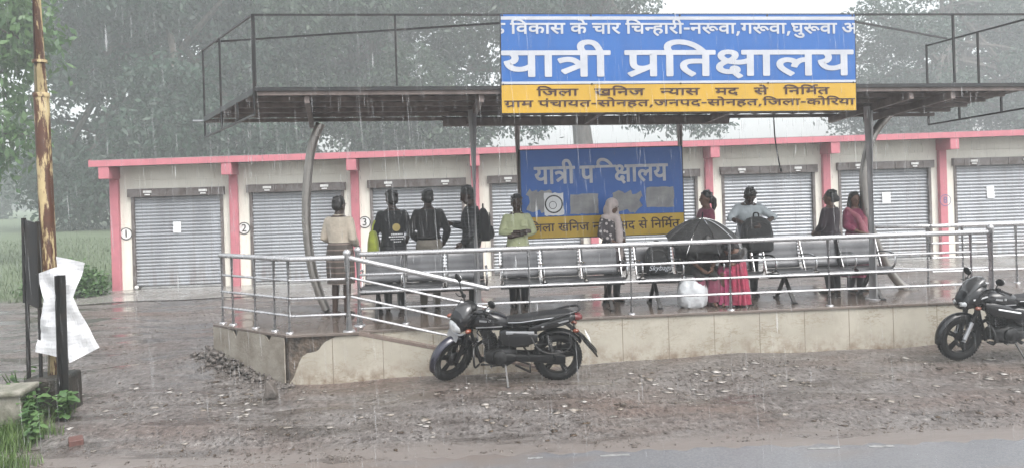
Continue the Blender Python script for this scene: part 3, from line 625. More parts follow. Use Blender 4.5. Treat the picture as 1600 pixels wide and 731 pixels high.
# ramp in front: wedge core, sloping deck, tile facing with its broken outline
rt = lambda x: PT-.035 if x < -1.28 else max(.0, PT-.035-(x+1.28)*.232)
w = MB(); w.prism([(-1.3, -.1), (1.1, -.1), (1.1, -.02), (-1.3, .535)], 9.15, 9.22, 'xz'); w.build('ramp_core', 'core', plat, world=True)
w = MB(); w.prism([(-1.282, .535), (1.1, -.02), (1.1, .008), (-1.282, .575)], 9.12, 9.22, 'xz'); w.build('ramp_deck', 'shoulder', plat, world=True)
edge = [(-2.13, -.1), (-2.13, -.02), (-2.07, .06), (-2.03, .16), (-2.0, .24), (-1.96, .31), (-1.90, .345), (-1.80, .36), (-1.76, .385), (-1.73, .43), (-1.69, .47), (-1.62, .505), (-1.56, .53), (-1.40, .54), (-1.28, .53), (.95, .01), (1.0, -.1)]
MB().prism(list(reversed(edge)), 9.117, 9.132, 'xz').build('ramp_tiling', 'tile', plat, world=True)
e1 = Vector((-2.14, 9.12, 0)); e2 = Vector((-3.31, 10.12, 0)); dd = (e2-e1).normalized(); nn = Vector((-dd.y, dd.x, 0))
if nn.y > 0: nn = -nn
sf = MB(); L_ = (e2-e1).length; vs = []
prof = [(0.0, .545), (.16, .545), (.20, .47), (.25, .545), (.62, .545), (.66, .44), (.70, .53), (.80, .545), (1.0, .545)]
for t, z in prof:
    p = e1+dd*(.03+(L_-.03)*t)
    for o in (nn*.002, nn*.02): vs += [(p.x+o.x, p.y+o.y, -.05), (p.x+o.x, p.y+o.y, z)]
fs = []
for i in range(len(prof)-1): a = 4*i; fs += [(a, a+4, a+5, a+1), (a+2, a+3, a+7, a+6), (a+1, a+5, a+7, a+3)]
n = 4*(len(prof)-1); fs += [(0, 1, 3, 2), (n, n+2, n+3, n+1)]
sf.add(vs, fs).build('side_rendering', mat('stained_cement_render', (.30, .275, .235), (.17, .145, .115), 3, (.38, .68), rough=.5, bump=.3, bscale=25), plat, world=True)

# ---------------------------------------------------------------- railings
RH = (.21, .42, .64)
def railing(label, pts, posts, big=(), base=PT, top=.90, rails=RH, group='stainless steel railings of the platform', endcap=True, slope=None):
    """pts: plan polyline of the rails; posts: plan points"""
    o = pts[0]; t = thing('railing', label, 'railing', (o[0], o[1], base if slope is None else 0), 0, group)
    zz = (lambda p: base) if slope is None else slope
    def P(p, h): return (p[0], p[1], zz(p)+h)
    MB().caps_tube([P(p, top) for p in pts], .031, 12).build('top_rail', 'steel', t, True, world=True)
    for h in rails:
        q = MB().caps_tube([P(p, h) for p in pts], .016, 8)
        q.build('lower_rail', 'steel', t, True, world=True)
    for p in posts: MB().tube([P(p, -.0), P(p, top-.02)], .021, 10).lathe([(.0215, 0), (.05, 0), (.045, .012), (.0215, .014)], P(p, .001), (0, 0, 1), 14).build('post', 'steel', t, True, world=True)
    for p in big:
        mb = MB().tube([P(p, -.0), P(p, top+.04)], .043, 12).ell(P(p, top+.055), (.048, .048, .045), 12)
        mb.lathe([(.044, 0), (.075, 0), (.07, .012), (.044, .016)], P(p, .001), (0, 0, 1), 16); mb.build('end_post', 'steel', t, True, world=True)
    return t
YR = 9.53
railing('long front railing of the platform running past the benches', [(-1.30, YR), (2.2, YR), (7.05, YR)], [(-.74, YR), (.85, YR), (2.18, YR), (3.50, YR), (4.84, YR), (6.82, YR)], [(-1.32, YR), (7.10, YR)])
ca = (-2.10, 9.20); cb = (-3.20, 10.14)
lp = lambda t: (ca[0]+(cb[0]-ca[0])*t, ca[1]+(cb[1]-ca[1])*t)
railing('slanting side railing above the broken left corner of the platform', [lp(0), lp(1.02)], [lp(0.02), lp(.22), lp(.5), lp(.84), lp(1.)])
railing('short railing between the broken corner and the capped post at the ramp top', [(-2.07, 9.17), (-1.44, 9.17)], [], [(-1.40, 9.17)])
slp = lambda p: PT-.0-(p[0]+1.36)*.262 if p[0] > -1.36 else PT
railing('sloping railing along the ramp behind the left motorcycle', [(-1.36, 9.17), (.30, 9.17)], [(.16, 9.17)], (), slope=slp, top=.89, rails=(.20, .42, .65))
railing('railing at the far right end of the platform behind the right motorcycle', [(7.15, 10.85), (9.5, 10.75)], [(7.62, 10.83), (8.45, 10.79), (9.3, 10.76)], ())
railing('rear right corner railing of the platform near the pillar numbered 8', [(6.25, 11.28), (7.12, 10.88)], [(6.3, 11.26), (7.1, 10.89)], (), rails=(.25,))

# ---------------------------------------------------------------- shelter
sl = lambda x: -.0145*(x+2.4)
zf, zb = 3.52, 3.36
def zroof(x, y): return zf + (zb-zf)*(y-9.0)/1.9 + sl(x)
she = thing('bus_shelter', 'open bus shelter with a brown sheet roof on curved steel columns', 'shelter', (2.4, 10.2, PT))
FL, FR, BR, BL = (-2.40, 9.0), (7.5, 9.0), (7.3, 10.9), (-3.62, 10.9)
rs = MB(); n = 150; vs = []
for i in range(n+1):
    t = i/n; w_ = .011*math.sin(t*n*PI*.5)
    for k in range(2):
        for (a, b) in (((FL, FR)) , ((BL, BR))):
            x = a[0]+(b[0]-a[0])*t; y = a[1]; vs.append((x, y, zroof(x, y)+w_+(.012 if k else 0)))
fs = []
for i in range(n): a = 4*i; b = a+4; fs += [(a, b, b+1, a+1), (a+2, a+3, b+3, b+2), (a, a+2, b+2, b), (a+1, b+1, b+3, a+3)]
rs.add(vs, fs).build('roof_sheet', 'roofsheet', she, world=True)
for k in range(6):
    t = k/5; y = 9.03+1.84*t; xa = FL[0]+(BL[0]-FL[0])*t+.03; xb = 7.25
    MB().bar((xa, y, zroof(xa, y)-.042), (xb, y, zroof(xb, y)-.042), .05, .05).build('purlin', 'purlin', she, world=True)
fa = MB(); fa.bar((FL[0], 8.985, zf+.0), (FR[0], 8.985, zf+sl(FR[0])), .02, .045).build('front_edge_trim', 'darksheet', she, world=True)
fa = MB(); fa.bar((FL[0], 9.0, zf-.015), (BL[0], 10.9, zroof(*BL)-.015), .02, .07).build('side_edge_trim', 'darksheet', she, world=True)
ms = MB().bar((-3.78, 10.95, zroof(-3.9, 10.9)-.03), (-3.2, 10.93, zroof(-2.9, 10.9)-.03), .1, .02).build('gutter', 'shutter', she, world=True)
for x in (-2.0, .19, 1.9, 3.7, 5.65, 6.2):
    MB().bar((x-.05 if x > -2 else -2.1, 10.85, zroof(x, 10.85)-.115), (x+.1 if x > -2 else -1.8, 9.05, zroof(x, 9.05)-.115), .06, .09).build('rafter', 'purlin', she, world=True)
MB().bar((-.22, 10.78, zroof(-.2, 10.8)-.11), (4.0, 10.78, zroof(4, 10.8)-.11), .10, .11).build('rear_beam', 'purlin', she, world=True)
for x in (.19, 5.65):
    mb = MB().tube([(x, 9.88, PT), (x, 9.88, zroof(x, 9.88)-.10)], .060, 20); mb.lathe([(.06, 0), (.11, 0), (.11, .012), (.06, .014)], (x, 9.88, PT+.001), (0, 0, 1), 20)
    mb.build('straight_post', 'post', she, True, world=True)
colp = [(-1.90, 10.6, PT), (-2.02, 10.6, .88), (-2.12, 10.6, 1.30), (-2.165, 10.6, 1.85), (-2.14, 10.6, 2.4), (-2.06, 10.6, 2.92), (-1.93, 10.6, 3.24)]
for dx, k in ((0, 1.), (8.13, 1.)):
    pp = [(x+dx, y, z) for x, y, z in colp]
    if dx: pp = [(6.60, 10.6, PT), (6.42, 10.6, .72), (6.2, 10.6, 1.1), (6.02, 10.6, 1.6), (5.96, 10.6, 2.1), (6.0, 10.6, 2.5), (6.14, 10.6, 2.9), (6.40, 10.6, 3.2)]
    pp = smoothpath(pp, 6)
    mb = MB().tube(pp, .062, 14); mb.lathe([(.06, 0), (.14, 0), (.14, .012), (.06, .015)], (pp[0].x, 10.6, PT+.001), (0, 0, 1), 16)
    mb.build('curved_column', 'column', she, True, world=True)
for x in (.87, 3.33): MB().tube([(x, 11.0, PT), (x, 11.0, zroof(x, 10.9)-.05)], .045, 12).build('sign_post', 'purlin', she, True, world=True)
# square-tube frame above the roof
zt = lambda x: 4.40+sl(x)*.9
R_ = .0115
def sq(name, p, q, r=R_): return MB().bar(p, q, 2*r, 2*r).build(name, 'blacksteel', she, world=True)
sq('frame_rail', (-2.40, 8.98, zt(-2.4)), (7.5, 8.98, zt(7.5)))
for x in (-2.38, -.72, .56, 4.93, 6.28, 7.48): sq('frame_post', (x, 8.98, zf+sl(x)+.03), (x, 8.98, zt(x)))
sq('frame_rail', (-2.40, 8.98, zt(-2.4)), (-3.62, 10.92, 4.36))
for t, lo in ((1., 3.11), (.62, 3.42), (0., 3.22)): sq('frame_post', (-2.40-1.22*t, 8.98+1.94*t, lo), (-2.40-1.22*t, 8.98+1.94*t, 4.40-.04*t))
sq('frame_rail', (-2.40, 8.98, 3.22), (-3.62, 10.92, 3.11))
for t in (.3, .62): sq('frame_hanger', (-2.40-1.22*t, 8.98+1.94*t, 3.22-.11*t), (-2.40-1.22*t, 8.98+1.94*t, 3.45-.05*t))
sq('frame_rail', (7.5, 8.98, zt(7.5)), (7.2, 10.92, 4.24)); sq('frame_rail', (7.5, 8.98, 3.12), (7.2, 10.92, 3.03))
for t in (1., .52): sq('frame_post', (7.5-.3*t, 8.98+1.94*t, 3.3), (7.5-.3*t, 8.98+1.94*t, 4.26))
for t in (1., .7, .34): sq('frame_hanger', (7.5-.3*t, 8.98+1.94*t, 3.12-.09*t), (7.5-.3*t, 8.98+1.94*t, 3.32))
sq('brace', (-3.30, 10.4, 4.37), (.56, 9.02, 4.27)); sq('brace', (7.17, 10.4, 4.25), (4.93, 9.02, 4.24))
cp = smoothpath([(4.75, 10.9, 3.2), (4.76, 10.9, 2.9), (4.80, 10.9, 2.6), (4.83, 10.9, 2.42)], 5)
tag(MB().tube(cp, .010, 6).ell((4.84, 10.9, 2.40), (.02, .02, .03)).build('hanging_cord', 'black', loc=(4.75, 10.9, 2.4)), 'short black cord hanging from the rear edge of the shelter roof', 'cord')

# ---------------------------------------------------------------- signs
BW, BH = 4.42, 1.19
ban = thing('sign_banner', 'large blue and yellow sign with white Hindi lettering on the shelter roof front', 'sign', (.53, 8.93, 3.165)); ban.rotation_euler = (0, .0145, 0)
def pan(name, m, x0, x1, z0, z1, y, d, par): return MB().box(((x0+x1)/2, y+d/2, (z0+z1)/2), (x1-x0, d, z1-z0)).build(name, m, par)
pan('backing_frame', 'darksheet', -.012, BW+.012, -.012, BH+.012, .006, .03, ban)
for k in range(2): pan('blue_panel', 'signblue', BW/2*k+.001, BW/2*(k+1)-.001, .345, BH, 0, .006, ban)
pan('yellow_panel', 'signyellow', 0, BW, 0, .338, 0, .006, ban)
pan('top_line', 'letter', 0, BW, 1.125, 1.165, -.003, .003, ban); pan('middle_line', 'letter', 0, BW, .348, .378, -.003, .003, ban)
put_text(LINE_TOP, -.101, .957, 2.63e-4, 1.98e-4, -.002, 'letter', ban, 22, xmax=(.001, BW-.001)).data.name = 'top_lettering'
put_text(LINE_BIG, .01, .445, 7.88e-4, 4.75e-4, -.002, 'letter', ban, 26, name='large_lettering')
put_text(LINE_Y1, .424, .205, 2.6e-4, 1.3e-4, -.002, 'letterdark', ban, 20, gap=504, name='yellow_panel_lettering')
put_text(LINE_Y2, .03, .072, 2.445e-4, 1.2e-4, -.002, 'letterdark', ban, 20, name='yellow_panel_lettering')
for x in (.02, 1.1, 2.2, 3.3, 4.39):
    for z in (BH-.012, .345): MB().ell((x, -.004, z), (.012, .006, .012), 8).build('screw', 'black', ban)
OW, OH = 2.43, 1.30
old = thing('rear_sign', 'faded blue and yellow sign with broken Hindi lettering on the two rear posts', 'sign', (.90, 10.93, 1.50))
pan('backing_frame', 'darksheet', -.015, OW+.015, -.015, OH+.015, .004, .03, old)
pan('blue_panel', 'oldblue', 0, OW, .315, OH, 0, .004, old); pan('yellow_panel', 'oldyellow', 0, OW, 0, .31, 0, .004, old)
put_text(LINE_BIG[:5]+['प'], .20, .80, 3.6e-4, 3.9e-4, -.002, 'lettergrey', old, 22, name='broken_lettering')
put_text(['ि', 'त'], 1.12, .80, 3.6e-4, 3.9e-4, -.002, 'lettergrey', old, 22, name='broken_lettering', zmin=.80+548*3.9e-4)
put_text(['K', 'ा', 'ल', 'य'], 1.395, .80, 3.6e-4, 3.9e-4, -.002, 'lettergrey', old, 22, name='broken_lettering')
put_text(LINE_Y1, .10, .095, 1.93e-4, 1.8e-4, -.002, 'letterdark', old, 14, gap=40, name='yellow_panel_lettering')
M['poster'] = mat('weathered_paste_up', (.33, .33, .33), (.22, .225, .24), 5, (.4, .65), rough=.6)
def ragged(x0, z0, x1, z1, seed, label, amp=.03, m='poster'):
    r = random.Random(seed); p = []
    for (a, b, n) in (((x0, z0), (x1, z0), 7), ((x1, z0), (x1, z1), 6), ((x1, z1), (x0, z1), 7), ((x0, z1), (x0, z0), 6)):
        for i in range(n): t = i/n; p.append((a[0]+(b[0]-a[0])*t+r.uniform(-amp, amp), a[1]+(b[1]-a[1])*t+r.uniform(-amp, amp)))
    o = MB().prism(p, 10.924, 10.927, 'xz').build('torn_poster', m, loc=(x0, 10.927, z0))
    return tag(o, label, 'poster', 'torn posters on the rear sign')
ox, oz = .90, 1.50
ragged(ox+.09, oz+.40, ox+.48, oz+.71, 1, 'ragged grey poster remnant left of the round seal on the rear sign', .035)
p = ragged(ox+.33, oz+.33, ox+.62, oz+.66, 2, 'pale square poster with a round seal on the rear sign', .008, 'paper'); p.location.y -= .004
MB().lathe([(.115, 0), (.135, 0), (.135, .002), (.115, .002)], (.145, -.006, .165), (0, -1, 0), 28).lathe([(.05, 0), (.058, 0), (.058, .002), (.05, .002)], (.13, -.006, .15), (0, -1, 0), 20).build('seal_ring', 'darksheet', p)
ragged(ox+.72, oz+.34, ox+1.14, oz+.63, 3, 'blank grey poster right of the round seal on the rear sign', .008)
ragged(ox+1.36, oz+.36, ox+1.78, oz+.64, 4, 'badly torn grey poster above the scarfed woman on the rear sign', .045)
ragged(ox+1.87, oz+.40, ox+2.29, oz+.70, 5, 'clean edged grey poster at the right end of the rear sign', .008)

# ---------------------------------------------------------------- benches
def mat_perf():
    m = mat('perforated_seat_steel', (.16, .16, .165), (.115, .115, .12), 3, rough=.36, metal=.7)
    N, L, p = nodes_of(m); b = p.inputs['Base Color'].links[0].from_socket
    vo = N.new('ShaderNodeTexVoronoi'); vo.inputs['Scale'].default_value = 70; vo.inputs['Randomness'].default_value = 0
    tc = N.new('ShaderNodeTexCoord'); L.new(tc.outputs['Object'], vo.inputs['Vector'])
    L.new(mixrgb(N, L, mathn(N, L, 'LESS_THAN', vo.outputs['Distance'], .32), b, (.03, .03, .03)), p.inputs['Base Color']); return m
M['perf'] = mat_perf()
def make_bench():
    t = thing('steel_bench', '', 'bench', group='three seat steel benches on the platform')
    def panel(x, prof, name):          # prof (y,z) line, thickness 12 mm, rounded edge lips
        w = .50; mb = MB(); vs = []
        for (y, z) in prof:
            for xx in (-w/2, -w/2+.02, w/2-.02, w/2): vs.append((x+xx, y, z+(.012 if abs(xx) == w/2 else 0)))
        n = len(prof); fs = [(4*i+k, 4*i+k+1, 4*i+k+5, 4*i+k+4) for i in range(n-1) for k in range(3)]
        mb.add(vs, fs); o = mb.build(name, 'perf', t, True)
        s = o.modifiers.new('thick', 'SOLIDIFY'); s.thickness = .012; return o
    for k in (-1, 0, 1):
        x = k*.56
        panel(x, [(-.30, .385), (-.28, .415), (-.22, .43), (0, .415), (.10, .41), (.15, .43)], 'seat')
        panel(x, [(.16, .44), (.19, .50), (.215, .60), (.235, .72), (.25, .79), (.28, .815)], 'backrest')
    MB().box((0, -.02, .345), (1.70, .09, .06)).build('beam', 'blacksteel', t, bevel=.006)
    for x in (-.62, .62):
        mb = MB().bar((x, -.02, .33), (x, -.30, .012), .045, .03).bar((x, -.02, .33), (x, .26, .012), .045, .03); mb.box((x, -.31, .012), (.06, .08, .022)).box((x, .27, .012), (.06, .08, .022))
        mb.build('leg', 'blacksteel', t)
    for x in (-.84, -.28, .28, .84):
        mb = MB().tube(smoothpath([(x, .05, .37), (x, -.12, .40), (x, -.26, .47), (x, -.27, .58), (x, -.18, .635), (x, .05, .63), (x, .21, .60)], 4), .014, 8)
        mb.build('armrest', 'chrome', t, True)
        MB().bar((x, .06, .36), (x, .24, .80), .012, .05).build('back_strut', 'chrome', t)
    return t
bn = make_bench()
BY = 10.1
for i, (x, lab) in enumerate(((-.52, 'three seat steel bench in front of the two men in dark shirts'), (1.36, 'three seat steel bench in front of the man with folded arms and the scarfed woman'),
                              (3.25, 'three seat steel bench holding the black backpack and the black umbrella'), (5.10, 'empty three seat steel bench in front of the two women at right'))):
    b = bn if i == 0 else copy_tree(bn)
    b.location = (x, BY, PT); b['label'] = lab
# ---------------------------------------------------------------- people
def cloth(name, a, b, scale=9, rng_=(.4, .62), rough=.8, **k): M[name] = mat(name, a, b, scale, rng_, rough, bump=.5, bscale=22, sheen=.2, **k)
cloth('cream_shirt', (.50, .44, .36), (.42, .37, .30)); cloth('lungi', (.10, .085, .075), (.06, .05, .045), 14, stretch=(1, 1, 6))
cloth('dark_tee', (.010, .011, .013), (.014, .015, .017)); cloth('dark_shirt', (.013, .0125, .0135), (.02, .019, .02))
cloth('khaki', (.20, .18, .15), (.16, .145, .12)); cloth('dark_trouser', (.010, .010, .0115), (.015, .015, .017)); cloth('grey_trouser', (.05, .05, .055), (.035, .035, .04))
cloth('green_shirt', (.44, .47, .28), (.38, .41, .24)); cloth('white_tee', (.42, .46, .48), (.35, .39, .41)); cloth('plum', (.022, .010, .017), (.016, .008, .013))
cloth('magenta', (.22, .035, .08), (.15, .025, .06)); cloth('dupatta', (.36, .12, .15), (.26, .08, .11)); cloth('scarf', (.52, .45, .43), (.42, .36, .35))
cloth('pinksari', (.40, .06, .15), (.24, .03, .08)); cloth('redsari', (.36, .03, .075), (.20, .018, .045)); cloth('mauve', (.22, .05, .09), (.15, .035, .06))
cloth('umbrella_fabric', (.013, .0125, .013), (.020, .019, .019)); cloth('bagblack', (.008, .008, .009), (.013, .013, .014)); cloth('lime', (.33, .38, .05), (.25, .29, .04)); cloth('darkwrap', (.018, .015, .016), (.026, .023, .023))
def pattern_mat(name, a, b, sc, thr):
    m = mat(name, a, rough=.8); N, L, p = nodes_of(m); base = p.inputs['Base Color'].links[0].from_socket
    vo = N.new('ShaderNodeTexVoronoi'); vo.inputs['Scale'].default_value = sc; L.new(objco(N, L), vo.inputs['Vector'])
    L.new(mixrgb(N, L, ramp(N, L, vo.outputs['Distance'], thr, thr+.08, (1, 1, 1), (0, 0, 0)), base, b), p.inputs['Base Color']); M[name] = m
pattern_mat('floral', (.07, .06, .065), (.46, .42, .41), 17, .30)
def stripes(name, a, b, fx, fz):
    m = mat(name, a, rough=.8); N, L, p = nodes_of(m); base = p.inputs['Base Color'].links[0].from_socket
    s = N.new('ShaderNodeSeparateXYZ'); L.new(objco(N, L), s.inputs[0])
    def ln(o, f, d): return mathn(N, L, 'GREATER_THAN', mathn(N, L, 'FRACT', mathn(N, L, 'MULTIPLY', o, f)), d)
    x = mathn(N, L, 'MAXIMUM', ln(s.outputs[0], fx, .78) if fx else 0., ln(s.outputs[2], fz, .78))
    L.new(mixrgb(N, L, x, base, b), p.inputs['Base Color']); M[name] = m
stripes('check_shirt', (.014, .014, .016), (.05, .05, .053), 19, 19); stripes('lungi_band', (.075, .062, .055), (.19, .15, .13), 0, 13)

TORSO = [(.80, 0, .135, .10), (.88, .005, .165, .118), (.96, 0, .150, .108), (1.05, 0, .140, .102), (1.18, -.005, .162, .118), (1.28, 0, .178, .112), (1.345, .008, .165, .088), (1.38, .014, .122, .074), (1.41, .014, .07, .06)]
def human(label, loc, rz, h, skin='skin', arms=None, legs=None, head=(0, 0), lean=0., dz=0., slim=1., sit=False, parts=(), hair='short', face=True, tag_='person'):
    """local frame: faces -y, feet at z=0 for a 1.65 m figure; arms/legs: {'R': (elbow, wrist)}, x mirrored for L unless given"""
    k = h/1.65
    A = {'R': ((-.235, .03, 1.08), (-.235, -.05, .84)), 'L': ((.235, .03, 1.08), (.235, -.05, .84))}; A.update(arms or {})
    Lg = {'R': ((-.088, -.012, .47), (-.092, .025, .075), (-.105, -.125, .028)), 'L': ((.088, -.012, .47), (.092, .025, .075), (.105, -.125, .028))}; Lg.update(legs or {})
    hip = Vector((0, 0, .86)); TM = TR(0, 0, dz) @ TR(*hip) @ RX(lean) @ TR(*-hip)
    sh = {'R': TM @ Vector((-.158*slim, .008, 1.325)), 'L': TM @ Vector((.158*slim, .008, 1.325))}
    hp = {'R': Vector((-.085, 0, .87+dz)), 'L': Vector((.085, 0, .87+dz))}
    NK = TM @ Vector((0, .014, 1.40)); HM = TM @ TR(0, .012, 1.408) @ RZ(head[0]) @ RX(head[1]) @ Matrix.Scale(1.09, 4) @ TR(0, -.012, -1.43)
    def torso(inf, z0, z1, sx=1., flare=0.):
        s = [q for q in TORSO if z0 <= q[0] <= z1]; mb = MB(); rr = []
        for (z, cyy, a, b) in s:
            e = inf + flare*max(0, (1.0-z)); ring = []
            for i in range(20):
                w_ = 2*PI*i/20; c, q = math.cos(w_), math.sin(w_)
                ring.append(TM @ Vector(((a*slim+e)*math.copysign(abs(c)**.85, c)*sx, cyy+(b+e)*math.copysign(abs(q)**.9, q), z)))
            rr.append(ring)
        return mb.rings(rr)
    def arm(mb, s, inf, to=1., hand=False):
        e, w_ = Vector(A[s][0]), Vector(A[s][1]); S = sh[s]
        pts = [S, S.lerp(e, .35), S.lerp(e, .7), e]; rs = [.047, .045, .040, .037]
        if to > 1.01:
            f = to-1.; pts += [e.lerp(w_, .33*f), e.lerp(w_, .7*f), e.lerp(w_, f)]; rs += [.038, .032, .025 + (1-f)*.008]
        mb.caps_tube([p for p in pts], [r+inf for r in rs], 12)
        if hand:
            d = (w_-e).normalized(); side = Vector((1 if s == 'R' else -1, 0, 0)); nrm = (side - d*side.dot(d)); nrm = nrm.normalized() if nrm.length > .1 else Vector((0, 1, 0)); ac = d.cross(nrm).normalized()
            P = w_ + d*.045
            mb.caps_tube([w_-d*.01, w_+d*.03, w_+d*.075], [.024, .030, .031], 10)
            for i, (o, ln) in enumerate(((-.027, .066), (-.009, .078), (.009, .074), (.026, .058))):
                b0 = w_ + d*.085 + ac*o; m1 = b0 + d*ln*.45 + nrm*.006; tip = m1 + d*ln*.42 + nrm*.022
                mb.caps_tube([b0-d*.02, b0, m1, tip], [.0105, .0105, .0098, .0085], 6)
            tb = w_ + d*.03 - ac*.024; mb.caps_tube([tb, tb + d*.03 - ac*.022 + nrm*.01, tb + d*.058 - ac*.026 + nrm*.022], [.013, .012, .0095], 6)
    def leg(mb, s, inf, to=1., foot=False):
        kn, an, toe = [Vector(q) for q in Lg[s]]; H = hp[s]
        pts = [H, H.lerp(kn, .4), H.lerp(kn, .8), kn, kn.lerp(an, .3), kn.lerp(an, .7), an]; rs = [.088, .078, .06, .053, .054, .042, .036]
        if to < 1: pts, rs = pts[:4], rs[:4]
        mb.caps_tube(pts, [r+inf for r in rs], 12)
        if foot: mb.caps_tube([an+Vector((0, .03, -.045)), an.lerp(toe, .5)+Vector((0, 0, -.012)), toe], [.032, .034, .026], 10)
    b = MB(); b.rings(torso(0, .8, 1.42).v and [torso(0, .8, 1.42).v[i:i+20] for i in range(0, 9*20, 20)])
    b.caps_tube([TM @ Vector((0, .014, 1.38)), HM @ Vector((0, .01, 1.46))], [.066, .058], 12)
    hd = MB()
    hd.ell((0, .012, 1.565), (.072, .090, .092), 18); hd.ell((0, -.012, 1.515), (.055, .068, .070), 14); hd.ell((0, -.040, 1.475), (.032, .034, .026), 10)
    hd.ell((0, -.088, 1.532), (.012, .018, .020), 8); hd.ell((0, -.078, 1.548), (.009, .016, .026), 8)
    for s_ in (-1, 1): hd.ell((s_*.073, .012, 1.54), (.012, .020, .030), 8)
    b.add([HM @ Vector(v) for v in hd.v], hd.f)
    for s in 'RL': arm(b, s, 0, 2., True); leg(b, s, 0, 1., True)
    b.xform(Matrix.Scale(k, 4))
    o = b.build('person', skin, None, True); o.location = loc; o.rotation_euler = (0, 0, rz); organic(o, .0085, 3); tag(o, label, tag_, 'people waiting on the platform')
    def part(name, mb, m, vox=.013, it=5, org=True):
        mb.xform(Matrix.Scale(k, 4)); q = mb.build(name, m, o, True)
        if org: organic(q, vox, it)
        return q
    if face:
        ey = MB()
        for s_ in (-1, 1): ey.ell(HM @ Vector((s_*.031, -.073, 1.556)), (.011, .007, .0065), 8); ey.ell(HM @ Vector((s_*.032, -.078, 1.578)), (.018, .006, .004), 8)
        part('eyes', ey, 'eye', org=False); part('mouth', MB().ell(HM @ Vector((0, -.071, 1.497)), (.022, .009, .006), 8), 'lip', org=False)
    hr = MB()
    if hair in ('short', 'tied', 'long', 'bun', 'curly'):
        hr.ell((0, .026, 1.588), (.081, .090, .086), 18); hr.ell((0, .052, 1.545), (.072, .066, .075), 14)
        for i in range(34 if hair == 'curly' else 16):
            a = rng.uniform(0, 2*PI); e = rng.uniform(.2, 1.4); r_ = rng.uniform(.015, .026)
            p = Vector((.078*math.cos(a)*math.cos(e), .028+.086*math.sin(a)*math.cos(e), 1.592+.080*math.sin(e)))
            if p.y < -.035 and p.z < 1.635: continue
            hr.ell(p, (r_, r_, r_*.8), 8)
    if hair == 'tied': hr.caps_tube([(0, .09, 1.58), (0, .135, 1.53), (0, .14, 1.44), (0, .12, 1.36)], [.035, .045, .04, .018], 10)
    if hair == 'bun': hr.ell((0, .105, 1.535), (.05, .045, .05), 12)
    if hair == 'long':
        for s_ in (-1, 1): hr.caps_tube([(s_*.06, .02, 1.58), (s_*.078, .02, 1.48), (s_*.085, .0, 1.38), (s_*.08, -.02, 1.28)], [.035, .035, .032, .016], 8)
        hr.caps_tube([(0, .08, 1.56), (0, .10, 1.44), (0, .10, 1.30)], [.06, .06, .03], 10)
    if hr.v:
        hr.v = [tuple(HM @ Vector(v)) for v in hr.v]; part('hair', hr, 'hair', .011, 2)
    def folds(name, m, secs, nf, seed=1, amp0=.0, amp1=.03, open_=False):   # skirt-like lathe with folds: (z, cx, cy, a, b)
        mb = MB(); rr = []; n = len(secs); r0 = random.Random(seed); ph = [r0.uniform(0, 6) for _ in range(4)]
        for i, (z, cx, cyy, a, bq) in enumerate(secs):
            t = i/(n-1); am = amp0+(amp1-amp0)*t; ring = []
            for j in range(48):
                w_ = 2*PI*j/48; f = 1 + am/max(a, .05)*(math.sin(nf*w_+ph[0]) + .6*math.sin((nf*1.7//1)*w_+ph[1]) + .5*math.sin((nf//2)*w_+ph[2]))
                ring.append((cx+a*f*math.cos(w_), cyy+bq*f*math.sin(w_), z))
            rr.append(ring)
        mb.rings(rr); mb.xform(Matrix.Scale(k, 4)); return mb.build(name, m, o, True)
    env = dict(torso=torso, arm=arm, leg=leg, part=part, folds=folds, TM=TM, HM=HM, k=k, o=o, sh=sh)
    for f_ in parts: f_(env)
    return o
def shirt(m, sleeve=1.0, z0=.86, inf=.016, flare=.03, both='RL'):
    def f(e):
        mb = e['torso'](inf, z0, 1.40, 1., flare)
        for s in both: e['arm'](mb, s, inf+.004, sleeve)
        e['part']('shirt', mb, m)
        c = MB().tube([e['TM'] @ Vector((.066*math.cos(a), .012+.062*math.sin(a)-(.012 if math.sin(a) < 0 else 0), 1.405-(.025 if math.sin(a) < -.5 else 0))) for a in [2*PI*i/16 for i in range(16)]], .010, 6, True)
        c.xform(Matrix.Scale(e['k'], 4)); c.build('collar', m, e['o'], True)
    return f
def trousers(m, inf=.018):
    def f(e):
        mb = e['torso'](.014, .8, 1.0)
        for s in 'RL': e['leg'](mb, s, inf)
        e['part']('trousers', mb, m)
    return f
def belt(m='hair'):
    def f(e):
        r = [(.162*math.cos(a), .004+.126*math.sin(a), .985) for a in [2*PI*i/28 for i in range(28)]]
        mb = MB().tube(r, .019, 6, True); mb.xform(Matrix.Scale(e['k'], 4)); mb.build('belt', m, e['o'], True)
    return f
def sandals(m='plastic'):
    def f(e):
        for s_ in (-1, 1):
            mb = MB().prism([(s_*.098+.045*math.cos(a), -.045+.135*math.sin(a)) for a in [2*PI*i/16 for i in range(16)]], 0.0, .016); mb.xform(Matrix.Scale(e['k'], 4)); mb.build('sandal', m, e['o'])
    return f
def skirt(m, secs, nf=9, a1=.02, name='skirt', seed=1):
    return lambda e: e['folds'](name, m, secs, nf, seed, .002, a1)
Z = PT
# 1 man in cream shirt and lungi, back to the camera
human('man in a cream shirt and dark striped lungi by the left curved column', (-1.66, 10.28, Z), PI-.35, 1.62, 'skin3',
      {'R': ((-.225, .03, 1.08), (-.17, -.18, .96)), 'L': ((.235, .02, 1.09), (.15, -.20, 1.02))}, head=(-.2, .1), parts=[
      shirt('cream_shirt', 1.75, .88, .016, .05), skirt('lungi_band', [(1.03, 0, 0, .165, .13), (.97, 0, 0, .185, .15), (.85, 0, 0, .20, .165), (.65, 0, -.005, .205, .16), (.46, 0, -.01, .20, .15)], 8, .012, 'lungi'), sandals()])
